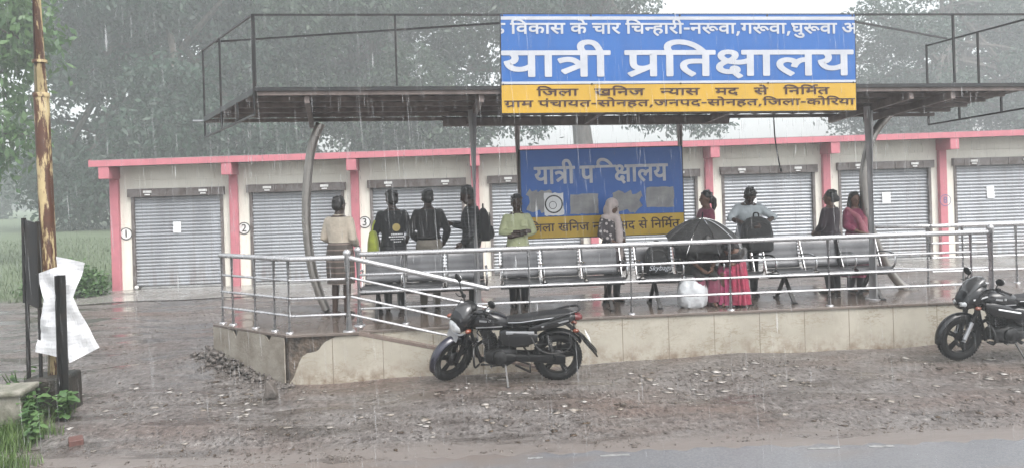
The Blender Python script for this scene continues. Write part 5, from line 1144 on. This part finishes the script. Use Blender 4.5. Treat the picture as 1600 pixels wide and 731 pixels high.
    P('carburettor', MB().box((.02, 0, .52), (.12, .10, .09)).tube([(.02, 0, .52), (-.15, 0, .55)], .04, 10), 'engine', False)
    P('gear_lever', MB().tube([(.02, .165, .27), (.17, .175, .26)], .008, 6).tube([(.17, .165, .26), (.17, .225, .26)], .012, 8), 'chrome'); P('kick_lever', MB().tube(smoothpath([(-.02, -.15, .38), (-.08, -.19, .52), (-.10, -.24, .55)], 4), .010, 8), 'chrome')
    P('spark_cable', MB().tube(smoothpath([(.27, .06, .58), (.33, .09, .66), (.28, .07, .72)], 4), .007, 6), 'plastic')
    P('crash_guard', MB().tube(smoothpath([(.34, .05, .52), (.37, .18, .50), (.37, .27, .40), (.36, .24, .28), (.32, .06, .25)], 5), .013, 8).tube(smoothpath([(.34, -.05, .52), (.37, -.18, .50), (.37, -.27, .40), (.36, -.24, .28), (.32, -.06, .25)], 5), .013, 8), 'blacksteel')
    P('exhaust', MB().tube(smoothpath([(.26, -.04, .52), (.36, -.08, .42), (.34, -.12, .28), (.15, -.15, .23), (-.15, -.16, .25)], 6), .020, 10).tube([(-.15, -.165, .25), (-.25, -.17, .27), (-.85, -.185, .36), (-.90, -.185, .37)], [.022, .045, .05, .035], 14), 'engine')
    P('chain_case', MB().loft([(-.73, .105, .30, .02, .05), (-.64, .11, .305, .022, .068), (-.4, .11, .32, .02, .045), (-.1, .11, .34, .02, .045)], 14, 3), 'plastic')
    P('saree_guard' if not sport else 'guard_bar', MB().tube(smoothpath([(-.32, .15, .62), (-.38, .20, .50), (-.50, .20, .42), (-.70, .19, .42), (-.80, .17, .50), (-.80, .12, .68)], 5), .009, 8).tube([(-.36, .20, .53), (-.80, .175, .53)], .006, 6).tube([(-.40, .20, .47), (-.78, .185, .46)], .006, 6), 'blacksteel')
    P('battery_box', MB().box((-.16, 0, .55), (.22, .2, .18)), 'plastic', False, bevel=.01)
    P('side_stand', MB().bar((.0, .11, .26), (-.03, .31+.0, .045), .022, .014).box((-.03, .325, .043), (.06, .05, .012)), 'blacksteel', False)
    P('centre_stand', MB().bar((-.12, .09, .24), (-.30, .13, .16), .022, .02).bar((-.12, -.09, .24), (-.30, -.13, .16), .022, .02).bar((-.30, .13, .16), (-.30, -.13, .16), .02, .02), 'blacksteel', False)
    return t
motorcycle('black motorcycle on its side stand before the ramp with its front wheel turned', (.47, 8.68, .010), math.radians(175.5), math.radians(-7), math.radians(43))
motorcycle('black sporty motorcycle with a dark windscreen cut off by the right frame edge', (6.60, 8.62, .010), math.radians(178), math.radians(-6), math.radians(6), True)

# ---------------------------------------------------------------- rusty pole, posters, posts at the left edge
BX, BYp = -4.46, 8.42
po = thing('rusty_pole', 'leaning steel pole with peeling cream paint over rust at the left edge', 'pole', (BX, BYp, 0)); po.rotation_euler = (0, math.radians(-1.0), 0)
MB().tube([(0, 0, .25), (0, 0, 1.5), (0, 0, 3.43)], .076, 20).build('lower_tube', 'rust', po, True)
MB().tube([(0, 0, 3.40), (0, 0, 6.2)], .065, 20).build('upper_tube', 'rust', po, True)
MB().lathe([(.065, 0), (.080, 0), (.084, .02), (.080, .05), (.065, .05)], (0, 0, 3.40), (0, 0, 1), 24).build('collar', 'rust', po, True); MB().lathe([(.065, 0), (.074, 0), (.074, .03), (.065, .03)], (0, 0, 3.78), (0, 0, 1), 24).build('collar', 'rust', po, True)
MB().box((0, -.03, .17), (.42, .40, .46)).build('base_block', 'mossy', po, bevel=.03)
def mat_print():
    m = mat('printed_flex_sheet', (.66, .67, .69), (.54, .55, .575), 3, rough=.4); N, L, p = nodes_of(m); base = p.inputs['Base Color'].links[0].from_socket
    s = N.new('ShaderNodeSeparateXYZ'); L.new(objco(N, L), s.inputs[0])
    ln = mathn(N, L, 'GREATER_THAN', mathn(N, L, 'FRACT', mathn(N, L, 'MULTIPLY', s.outputs[2], 24)), .55)
    wd = mathn(N, L, 'GREATER_THAN', noise(N, L, objco(N, L, (38, 38, 24)), 1, 2), .46)
    L.new(mixrgb(N, L, mathn(N, L, 'MULTIPLY', mathn(N, L, 'MULTIPLY', ln, wd), .16), base, (.2, .2, .23)), p.inputs['Base Color']); return m
M['flex'] = mat_print()
def sheetposter(label, rows, y, seed):
    t = Vector((rows[0][0], y, rows[0][1])); R_ = []; r = random.Random(seed)
    P = [[Vector((a[k], 0, a[k+1])).lerp(Vector((b[k], 0, b[k+1])), i/8) for a, b in zip(rows, rows[1:]) for i in range(8)]+[Vector((rows[-1][k], 0, rows[-1][k+1]))] for k in (0, 2)]
    mb = MB(); nx_ = 8; vs = []
    for a_, b_ in zip(*P):
        for i in range(nx_+1):
            q = a_.lerp(b_, i/nx_); vs.append((q.x, y + .55*abs(q.x-BX-.04)**1.6 + .013*math.sin(q.x*25+q.z*8+seed)+.009*math.sin(q.z*23+q.x*11), q.z))
    n = len(P[0]); mb.add(vs, [(k*(nx_+1)+i, k*(nx_+1)+i+1, (k+1)*(nx_+1)+i+1, (k+1)*(nx_+1)+i) for k in range(n-1) for i in range(nx_)])
    o = mb.build('sheet_poster', 'flex', loc=t); s = o.modifiers.new('thick', 'SOLIDIFY'); s.thickness = .003
    return tag(o, label, 'poster', 'white posters tied around the rusty pole')
sheetposter('narrow white printed poster tied on the left side of the rusty pole', [(-4.585, .67, -4.335, .61), (-4.465, 1.23, -4.31, 1.26), (-4.55, 1.50, -4.30, 1.58)], 8.26, 1)
sheetposter('wide pinched white printed poster tied on the right side of the rusty pole', [(-4.225, .54, -3.965, .67), (-4.31, 1.20, -4.18, 1.24), (-4.315, 1.685, -4.065, 1.60)], 8.235, 5)
sp = MB().prism([(0, 0), (.10, .02), (.085, .16), (.03, .22), (-.02, .2), (.03, .1)], 0, .004, 'xz').build('paper_scrap', 'flex', loc=(-4.52, 8.30, 1.60)); tag(sp, 'torn printed paper scrap stuck on the rusty pole above the white posters', 'paper')
b1 = thing('dark_signboard', 'narrow dark metal board on two thin posts left of the rusty pole', 'signboard', (-4.62, 8.3, 0)); b1.rotation_euler = (0, math.radians(.4), 0)
MB().prism([(-.055, 1.20), (.07, 1.13), (.075, 2.04), (-.05, 2.08)], -.02, .02, 'xz').build('board', 'darksheet', b1); MB().box((-.062, -.01, 1.65), (.02, .06, .9)).box((.08, -.01, 1.6), (.018, .06, .92)).build('board_edge', 'blacksteel', b1)
MB().box((-.05, 0, .60), (.03, .03, 1.25)).build('post', 'blacksteel', b1); MB().box((.075, 0, .56), (.025, .03, 1.15)).build('post', 'blacksteel', b1)
b2 = thing('angle_iron_post', 'dark angle iron post standing in front of the white posters', 'post', (-4.22, 8.1, 0))
MB().box((-.025, 0, .72), (.012, .075, 1.55)).box((.01, .034, .72), (.07, .012, 1.55)).build('angle_bar', 'blacksteel', b2)
tag(MB().box((0, 0, .16), (.46, .36, .38), Matrix.Rotation(.12, 3, 'Z')).box((.02, -.02, .36), (.50, .40, .06), Matrix.Rotation(.12, 3, 'Z')).build('concrete_block', 'paleblock', bevel=.02, loc=(0, 0, 0)), 'pale concrete block cut by the left frame edge among the weeds', 'block').location = (-4.72, 7.95, 0)
bpy.data.objects['concrete_block'].data.transform(TR(0, 0, 0))
tag(MB().prism([(-.055, 0), (.06, 0), (.065, .03), (.02, .12), (-.015, .17), (-.035, .15)], -.05, .05, 'xz').xform(Matrix.Scale(1.2, 4)).build('standing_stone', 'stone', bevel=.012, loc=(0, 0, 0)), 'small pointed stone standing on the mud before the broken platform corner', 'stone').location = (-2.19, 8.52, 0)
tag(MB().box((0, 0, .035), (.12, .16, .07), Matrix.Rotation(.5, 3, 'Z')).build('brick', 'brickred', bevel=.008), 'broken red brick on the mud beside the grass', 'brick').location = (-3.62, 7.15, .012)

# ---------------------------------------------------------------- trees and plants
def leaves(C_, n_per, L_, Wd, droop, seed, name, m, parent, tone0=None, sp=.32):
    r = np.random.RandomState(seed); n = len(C_)*n_per
    base = np.repeat(C_, n_per, 0) + r.normal(0, sp, (n, 3))*np.array([1, 1, .7])
    a = r.uniform(0, 2*PI, n); el = r.normal(-droop, .5, n); d = np.stack([np.cos(a)*np.cos(el), np.sin(a)*np.cos(el), np.sin(el)], 1)
    up = r.normal(0, 1, (n, 3)); w = np.cross(d, up); w /= np.linalg.norm(w, axis=1, keepdims=True)+1e-6
    l = (L_*r.uniform(.6, 1.3, n))[:, None]; ww = (Wd*r.uniform(.7, 1.3, n))[:, None]
    V = np.stack([base, base+d*l*.5+w*ww, base+d*l, base+d*l*.5-w*ww], 1).reshape(-1, 3)
    Fq = np.arange(n*4).reshape(-1, 4); tn = np.clip(r.uniform(0, 1, n)*.7 + np.repeat(r.uniform(-.15, .35, len(C_)), n_per), 0, 1)
    return fastmesh(name, V, Fq, m, tn, parent=parent)
def tree(label, base, trunk, clumps, twigs, per, seed, m='leafA', L_=.26, W_=.05, droop=.5, r0=.35, limbs=True, group='trees behind the shops', sp=.32, S_=2.0):
    if S_ != 1: O_ = Vector((0, 0, 2.3)); f_ = lambda p: tuple(O_+(Vector(p)-O_)*S_); base = (base[0]*S_, base[1]*S_, 0); trunk = [base]+[f_(p) for p in trunk[1:]]; clumps = [(f_(c), tuple(q*S_ for q in rd), w_) for c, rd, w_ in clumps]; L_ *= S_; W_ *= S_; r0 *= S_; sp *= S_
    t = thing('tree', label, 'tree', base, 0, group); r = np.random.RandomState(seed); b = Vector(base)
    tk = MB(); tp = smoothpath([Vector(p)-b for p in trunk], 5); tk.tube(tp, [r0*(1-.65*i/(len(tp)-1)) for i in range(len(tp))], 12)
    T = []
    for (c, rad, wgt) in clumps:
        c = np.array(c)-np.array(base); rad = np.array(rad); n = int(twigs*wgt)
        u = r.normal(0, 1, (n, 3)); u /= np.linalg.norm(u, axis=1, keepdims=True); q = r.uniform(.35, 1, n)**.6
        pts = c + u*rad*q[:, None]; T.append(pts)
        if limbs:
            s = tp[int(len(tp)*r.uniform(.45, .98))]; e = Vector(c); mid = s.lerp(e, .5)+Vector((r.normal(0, .3), r.normal(0, .3), r.uniform(.1, .6)))
            lp_ = smoothpath([s, mid, e, e+Vector((r.normal(0, .5), r.normal(0, .4), r.uniform(-.3, .5)))*rad[0]*.8], 4); tk.tube(lp_, [r0*.34*(1-.82*i/(len(lp_)-1)) for i in range(len(lp_))], 7)
            for k in range(6):
                p = pts[r.randint(len(pts))]; tk.tube([lp_[-5], e.lerp(Vector(p), .5)+Vector((0, 0, .15)), p], [.05, .03, .012], 5)
    tk.build('trunk', 'bark', t, True)
    leaves(np.concatenate(T), per, L_, W_, droop, seed+1, 'crown', m, t, sp=sp)
    return t
def crown(c, r, n, cr, seed, low=-1.):
    q = np.random.RandomState(seed); out = []
    while len(out) < n:
        u = q.uniform(-1, 1, 3)
        if np.linalg.norm(u) > 1 or u[2] < low: continue
        if np.linalg.norm(u) < .35 and q.rand() < .6: continue
        s = q.uniform(cr*.7, cr*1.35); out.append(((c[0]+u[0]*r[0], c[1]+u[1]*r[1], c[2]+u[2]*r[2]), (s, s, s*.75), (s/cr)**2))
    return out
tree('huge dense tree behind the first shop, its leaves drooping low on the left', (-12.6, 29, 0), [(-12.6, 29, 0), (-12.4, 29, 3), (-12, 29, 6), (-11.6, 29, 10)],
     crown((-11.0, 29, 7.2), (5.0, 4, 6.3), 46, 1.45, 3) + [((-14.3, 27.5, 3.4), (1.2, 1.2, 1.3), 1), ((-13.6, 27.4, 2.4), (1, 1, 1.1), 1), ((-15.3, 28, 5.2), (1.1, 1.1, .8), .4), ((-12.6, 27.2, 2.9), (1, 1, 1.1), 1)], 105, 19, 21, 'leafA', .28, .058, .6, .5)
tree('broad olive tree behind the second and third shops', (-4.2, 32, 0), [(-4.2, 32, 0), (-4.2, 32, 3), (-3.8, 32, 7), (-3.2, 32, 11)], crown((-4.2, 31.5, 8.2), (5.4, 3.5, 6.0), 42, 1.55, 5), 100, 19, 31, 'leafB', .26, .058, .4, .48)
tree('tall thick trunked tree behind the sign with open lower branches', (5.5, 32, 0), [(5.5, 32, 0), (5.4, 32, 4), (5.2, 32, 7), (5.6, 32, 12)], crown((3.8, 32, 11.4), (6.0, 3.5, 3.6), 26, 1.5, 8, -.9) + [((8.4, 31, 5.2), (1.0, .8, .7), .5), ((9.6, 31.2, 5.0), (1.1, .8, .6), .5), ((10.9, 31.5, 4.8), (.9, .8, .45), .3), ((7.5, 31, 5.9), (.9, .8, .7), .45), ((3.2, 31, 5.0), (.5, .5, .7), .25), ((1.6, 31.5, 5.4), (1.2, 1, 1.2), .6), ((.6, 31.5, 7.2), (1.5, 1, 1.4), .8)], 80, 16, 41, 'leafA', .26, .055, .6, .55)
tree('wide spreading tree with open gaps behind the shops at far right', (23.4, 33, 0), [(23.4, 33, 0), (23.3, 33, 3.4), (23, 33, 6), (23, 33, 10)], crown((23.6, 33, 7.6), (6.2, 3.5, 4.7), 36, 1.3, 12, -.85), 72, 17, 51, 'leafA', .25, .056, .4, .46)
tree('slender tree behind the eighth shop beside the wide spreading one', (30, 36, 0), [(30, 36, 0), (30, 36, 4), (30, 36, 9)], crown((30, 36, 7.6), (5, 3, 5), 22, 1.6, 15), 80, 10, 61, 'leafB', .3, .06, .4, .4)
tree('nearer fresh green tree whose leafy boughs enter at the upper left edge', (-11.6, 15.5, 0), [(-11.6, 15.5, 0), (-11.5, 15.5, 2), (-10.8, 15.3, 4.4), (-9.8, 15, 6.4)], [((-8.3, 14.2, 5.9), (.8, .8, .6), 1), ((-7.9, 14.0, 5.2), (.6, .6, .5), 1), ((-8.5, 14.4, 4.6), (.8, .8, .6), 1), ((-8.25, 14.0, 3.5), (.5, .5, .5), .7), ((-9.3, 14.4, 6.6), (1, 1, .8), 1), ((-8.75, 14.2, 3.0), (.5, .5, .4), .6)], 60, 13, 71, 'leafC', .19, .04, .7, .22, group=None, sp=.2, S_=1.9)
tree('faint rounded tree far off in the mist at the left edge', (-28, 46, 0), [(-28, 46, 0), (-28, 46, 1.5), (-27.8, 46, 3)], crown((-28, 46, 2.6), (2.6, 1.5, 1.7), 12, .7, 80), 70, 9, 90, 'leafA', .3, .07, .3, .3, group=None)
def shrub(label, base, clumps, tw, per, seed, m, L_, W_, group):
    t = thing('shrub', label, 'shrub', base, 0, group); r = np.random.RandomState(seed); T = []; st = MB()
    for c, rad, w_ in clumps:
        u = r.normal(0, 1, (int(tw*w_), 3)); u /= np.linalg.norm(u, axis=1, keepdims=True); p = np.array(c)+u*np.array(rad)*(r.uniform(.2, 1, len(u))**.5)[:, None]; p = p[p[:, 2] > .03]; T.append(p)
        st.tube([(c[0]*.3, c[1]*.3, -.05), (c[0]*.7, c[1]*.7, c[2]*.6), c], [.03, .02, .01], 6)
        for k in range(4): q = p[r.randint(len(p))]; st.tube([(c[0]*.7, c[1]*.7, c[2]*.6), q], [.012, .005], 5)
    st.build('stem', 'bark', t, True); leaves(np.concatenate(T), per, L_, W_, .1, seed, 'foliage', m, t, sp=.09); return t
shrub('green shrub growing beside the first pink pillar of the shops', (-9.0, 18.2, 0), [((0, 0, .32), (.55, .5, .34), 1), ((-.8, .1, .22), (.6, .5, .26), 1), ((.3, -.2, .22), (.35, .4, .28), .7), ((-.3, 0, .6), (.25, .3, .2), .3)], 160, 9, 7, 'leafC', .11, .025, None)
def blades(name, pts, h, w, m, seed):
    r = np.random.RandomState(seed); n = len(pts); a = r.uniform(0, 2*PI, n); hh = h*r.uniform(.5, 1.4, n); ln = hh*r.uniform(.2, .8, n)
    d = np.stack([np.cos(a), np.sin(a), np.zeros(n)], 1); s = np.stack([-np.sin(a), np.cos(a), np.zeros(n)], 1)*(w*r.uniform(.6, 1.4, n))[:, None]
    mid = pts + d*ln[:, None]*.35 + np.stack([0*hh, 0*hh, hh*.65], 1); tip = pts + d*ln[:, None] + np.stack([0*hh, 0*hh, hh], 1)
    V = np.stack([pts-s, pts+s, mid+s*.7, mid-s*.7, tip], 1).reshape(-1, 3); b = np.arange(n)[:, None]*5
    Fq = np.concatenate([b+np.array([[0, 1, 2, 3]]), b+np.array([[3, 2, 4, 4]])], 0)
    T3 = np.concatenate([b+np.array([[0, 1, 2]]), b+np.array([[0, 2, 3]]), b+np.array([[3, 2, 4]])], 0)
    tn = np.tile(np.clip(r.uniform(0, 1, n), 0, 1), 3)
    return tag(fastmesh(name, V, T3, m, tn), kind='stuff')
n = 22000; px_ = nrs.uniform(-34, -8.9, n); py_ = 17.3+nrs.uniform(0, 1, n)**1.6*26
k_ = (px_ < -9.2-.25*np.sin(py_*1.3)) | (py_ > 21); blades('meadow_grass', np.stack([px_[k_], py_[k_], 0*px_[k_]], 1), .13, .010, 'meadow', 1)
n = 30000; py_ = nrs.uniform(6.45, 8.9, n); px_ = nrs.uniform(-6.6, -3.2, n)
lim = -3.72-.34*(py_-6.6)+.10*np.sin(py_*7)+.08*np.sin(py_*17+1)
dn = np.sin(px_*5.1+py_*2.2)+np.sin(px_*2.3-py_*6.1)
k_ = (px_ < lim) & ((dn > -.6) | (nrs.rand(n) < .35)) & (nrs.rand(n) < np.clip((lim-px_)*5, .15, 1))
pz = np.array([hz(a, b) for a, b in zip(px_[k_], py_[k_])]); blades('roadside_grass', np.stack([px_[k_], py_[k_], pz], 1), .10, .0035, 'grass', 2)
def weed(label, x, y, h, nl, seed, ls):
    t = thing('weed_plant', label, 'plant', (x, y, hz(x, y)), 0, 'leafy weeds at the foot of the rusty pole'); r = np.random.RandomState(seed); st = MB(); V = []; Fq = []; tn = []
    for s_ in range(max(3, nl//7)):
        a = r.uniform(0, 2*PI); sp_ = r.uniform(.2, .9)*h*.6; top = Vector((math.cos(a)*sp_, math.sin(a)*sp_, h*r.uniform(.6, 1.05))); q = smoothpath([(0, 0, -.02), top*.5+Vector((0, 0, .04)), top], 4); st.tube(q, [.006]*(len(q)-1)+[.003], 5)
        for k in range(7):
            p = q[min(len(q)-1, 2+r.randint(len(q)-2))]; b_ = r.uniform(0, 2*PI); e = r.uniform(-.5, .5); L_ = ls*r.uniform(.6, 1.25); d = Vector((math.cos(b_)*math.cos(e), math.sin(b_)*math.cos(e), math.sin(e))); w = d.cross(Vector((r.normal()*.3, r.normal()*.3, 1))).normalized()*L_*.34
            o = len(V); dn_ = Vector((0, 0, -L_*.16)); V += [p, p+d*L_*.35+w, p+d*L_*.75+w*.75+dn_*.5, p+d*L_+dn_, p+d*L_*.75-w*.75+dn_*.5, p+d*L_*.35-w, p+d*L_*.5-dn_*.2]
            Fq += [(o, o+1, o+6), (o+1, o+2, o+6), (o+2, o+3, o+6), (o+3, o+4, o+6), (o+4, o+5, o+6), (o+5, o, o+6)]; tn += [r.uniform(.2, 1)]*6
    st.build('stem', 'grass', t, True); fastmesh('foliage', [tuple(v) for v in V], Fq, 'leafC', tn, parent=t)
for i, (x, y, h, nl, ls, lab) in enumerate(((-4.12, 7.98, .30, 60, .11, 'broad leaved weed at the right front of the mossy base block'), (-4.42, 7.92, .36, 75, .10, 'tallest bushy weed in front of the mossy base block'), (-4.72, 8.26, .46, 60, .09, 'upright weed behind the pale concrete block'), (-4.26, 7.55, .26, 60, .085, 'yellow green weed spreading in the grass before the block'),
        (-4.62, 7.45, .24, 50, .08, 'low weed in front of the pale concrete block'), (-4.02, 7.2, .20, 45, .07, 'small weed at the edge of grass and mud'), (-4.35, 7.0, .16, 45, .06, 'tiny weed lowest at the left bottom corner'))): weed(lab, x, y, h, nl, 200+i, ls)

# ---------------------------------------------------------------- gravel, rubble, litter, rain
def stones(name, pts, size, m, seed, flat=.6):
    r = np.random.RandomState(seed); n = len(pts); ico = np.array([(1, 0, 0), (-1, 0, 0), (0, 1, 0), (0, -1, 0), (0, 0, 1), (0, 0, -1)], float); fc = np.array([(0, 2, 4), (2, 1, 4), (1, 3, 4), (3, 0, 4), (2, 0, 5), (1, 2, 5), (3, 1, 5), (0, 3, 5)])
    a = r.uniform(0, 2*PI, n); s = size[:, None]*r.uniform(.6, 1.4, (n, 3))*np.array([1, 1, flat]); v = ico[None]*s[:, None]; v = v + r.normal(0, .22, (n, 6, 3))*size[:, None, None]
    c, q = np.cos(a)[:, None], np.sin(a)[:, None]; V = np.stack([v[..., 0]*c-v[..., 1]*q, v[..., 0]*q+v[..., 1]*c, v[..., 2]*(flat if flat < .2 else 1)], 2)+pts[:, None]
    return tag(fastmesh(name, V.reshape(-1, 3), (np.arange(n)[:, None, None]*6+fc[None]).reshape(-1, 3), m), kind='stuff')
def scatter(n, x0, x1, y0, y1, p=1., seed=0):
    r = np.random.RandomState(seed); x = r.uniform(x0, x1, n); y = y0+(y1-y0)*r.uniform(0, 1, n)**p
    ok = ~((y > 9.0) & (y < 11.5) & (x > -3.1+np.clip(-(y-10.1), 0, 1)*1.0)); x, y = x[ok], y[ok]
    cl = np.sin(x*2.1+1.3*np.sin(y*1.7))+np.sin(x*.9-y*2.6+2)+.8*np.sin(x*5.3+y*4.1); ok = (cl > .15) | (r.uniform(0, 1, len(x)) < .22); x, y = x[ok], y[ok]
    return np.stack([x, y, np.array([hz(a, b) for a, b in zip(x, y)])], 1)
p = scatter(17000, -7, 9, 6.35, 15, 1.7, 3); r = np.random.RandomState(4); stones('gravel', p, .004+.021*r.uniform(0, 1, len(p))**3, 'gravel', 5)
p = scatter(500, -4, 9, 7.6, 9.05, .8, 13); stones('foot_of_wall_gravel', p, .008+.022*r.uniform(0, 1, len(p))**3, 'gravel', 6)
n = 330; tt = r.uniform(-.1, 1.15, n); off = np.abs(r.normal(0, .16, n)); p = np.stack([e1.x+dd.x*L_*tt+nn.x*off if False else -2.14+(-3.31+2.14)*tt+nn.x*off, 9.12+1.0*tt+nn.y*off, 0*tt], 1)
p[:, 2] = np.array([hz(a, b) for a, b in zip(p[:, 0], p[:, 1])])+np.clip(.10-off*.4, 0, .1)*np.clip(tt*1.6, .15, 1); stones('rubble', p, .012+.045*r.uniform(0, 1, n)**2.2, 'stone', 8, .7)
p = scatter(1700, -5, 8.5, 6.9, 9.1, .7, 23); p[:, 2] += .006; stones('litter', p, .009+.055*r.uniform(0, 1, len(p))**4, 'litter', 9, .12)
p = scatter(4500, -7, 9, 6.4, 13, 1.4, 43); M['palegravel'] = mat('pale_gravel', (.20, .185, .17), (.11, .095, .085), 1.7, (.3, .7), rough=.4); stones('pale_gravel', p, .003+.014*r.uniform(0, 1, len(p))**2.8, 'palegravel', 12)
p = scatter(700, -6.5, 8.5, 6.6, 13, 1.2, 29); p[:, 2] += .006; M['leaflitter'] = mat('dead_leaf', (.045, .03, .02), (.09, .06, .035), 2, rough=.4); stones('dead_leaves', p, .012+.03*r.uniform(0, 1, len(p))**2, 'leaflitter', 10, .14)
M['rain'] = bpy.data.materials.new('rain_water'); M['rain'].use_nodes = True
N, L, pb_ = nodes_of(M['rain']); tr_ = N.new('ShaderNodeBsdfTransparent'); mx_ = N.new('ShaderNodeMixShader'); mx_.inputs[0].default_value = .20
pb_.inputs['Base Color'].default_value = (.85, .87, .88, 1); pb_.inputs['Roughness'].default_value = .2
tl_ = N.new('ShaderNodeBsdfTranslucent'); tl_.inputs[0].default_value = (.9, .92, .93, 1); m2_ = N.new('ShaderNodeMixShader'); L.new(pb_.outputs[0], m2_.inputs[1]); L.new(tl_.outputs[0], m2_.inputs[2])
L.new(tr_.outputs[0], mx_.inputs[1]); L.new(m2_.outputs[0], mx_.inputs[2]); L.new(mx_.outputs[0], N['Material Output'].inputs[0])
def drops(name, p, ln, rad, slant=.05):
    n = len(p); d = np.stack([np.full(n, slant), np.zeros(n), np.full(n, -1.)], 1); l = ln[:, None]; w = rad[:, None]; X = np.array([[1., 0, 0]]); Y = np.array([[0, 1., 0]])
    m = p+d*l*.62; V = np.stack([p, m+X*w, m+Y*w, m-X*w, m-Y*w, p+d*l], 1); fc = np.array([(0, 1, 2), (0, 2, 3), (0, 3, 4), (0, 4, 1), (5, 2, 1), (5, 3, 2), (5, 4, 3), (5, 1, 4)])
    return tag(fastmesh(name, V.reshape(-1, 3), (np.arange(n)[:, None, None]*6+fc[None]).reshape(-1, 3), 'rain'), kind='stuff')
n = 9000; y = 2.6+nrs.uniform(0, 1, n)**.75*12; x = nrs.uniform(-.78, .78, n)*y+.07*y; z = 2.3+nrs.uniform(-.40, .27, n)*y
ok = (z > .15) & ~((y > 9.0) & (y < 11) & (x > -3) & (x < 7.2) & (z < 3.5)); drops('rain', np.stack([x, y, z], 1)[ok], (.05+.33*nrs.uniform(0, 1, n)**2.2)[ok], (.0005+.0011*nrs.uniform(0, 1, n)**2)[ok])
n = 20; y = nrs.uniform(2.0, 4.5, n); x = nrs.uniform(-.6, .75, n)*y; z = 2.3+nrs.uniform(-.25, .24, n)*y; drops('near_rain', np.stack([x, y, z], 1), nrs.uniform(.05, .10, n), nrs.uniform(.002, .005, n), .02)
P_ = []; LN = []; RD = []
for (A_, B_, cnt) in (((-2.4, 8.97), (7.1, 8.97), 28), ((-3.6, 10.94), (7.2, 10.94), 150), ((-2.42, 8.98), (-3.62, 10.92), 20)):
    for i in range(cnt):
        t = nrs.rand(); x = A_[0]+(B_[0]-A_[0])*t; y = A_[1]+(B_[1]-A_[1])*t; z = zroof(x, y)-.05
        for k in range(nrs.randint(2, 7)):
            l = nrs.uniform(.05, .30); P_.append((x, y, z)); LN.append(l); RD.append(nrs.uniform(.0025, .006)); z -= l+nrs.uniform(.02, .35)
            if z < .9: break
drops('roof_drips', np.array(P_), np.array(LN), np.array(RD), 0.)

# ---------------------------------------------------------------- rain haze
hzm = bpy.data.materials.new('rain_haze'); hzm.use_nodes = True; N, L = hzm.node_tree.nodes, hzm.node_tree.links
N.remove(N['Principled BSDF']); pv = N.new('ShaderNodeVolumePrincipled'); pv.inputs['Color'].default_value = (.90, .945, .955, 1); pv.inputs['Density'].default_value = HAZE; pv.inputs['Anisotropy'].default_value = .2
L.new(pv.outputs[0], N['Material Output'].inputs['Volume']); M['haze'] = hzm
tag(MB().box((0, 45, 23.5), (290, 260, 50)).build('haze', 'haze'), kind='stuff')

# ---------------------------------------------------------------- bake the fused bodies and clothes
bpy.context.view_layer.update(); dg = bpy.context.evaluated_depsgraph_get(); new = []
for o in ORG: new.append(bpy.data.meshes.new_from_object(o.evaluated_get(dg)))
for o, me in zip(ORG, new):
    mname = o.data.name; mt = o.data.materials[0]; o.modifiers.clear(); me.materials.clear(); me.materials.append(mt); o.data = me
    me.polygons.foreach_set('use_smooth', [True]*len(me.polygons))
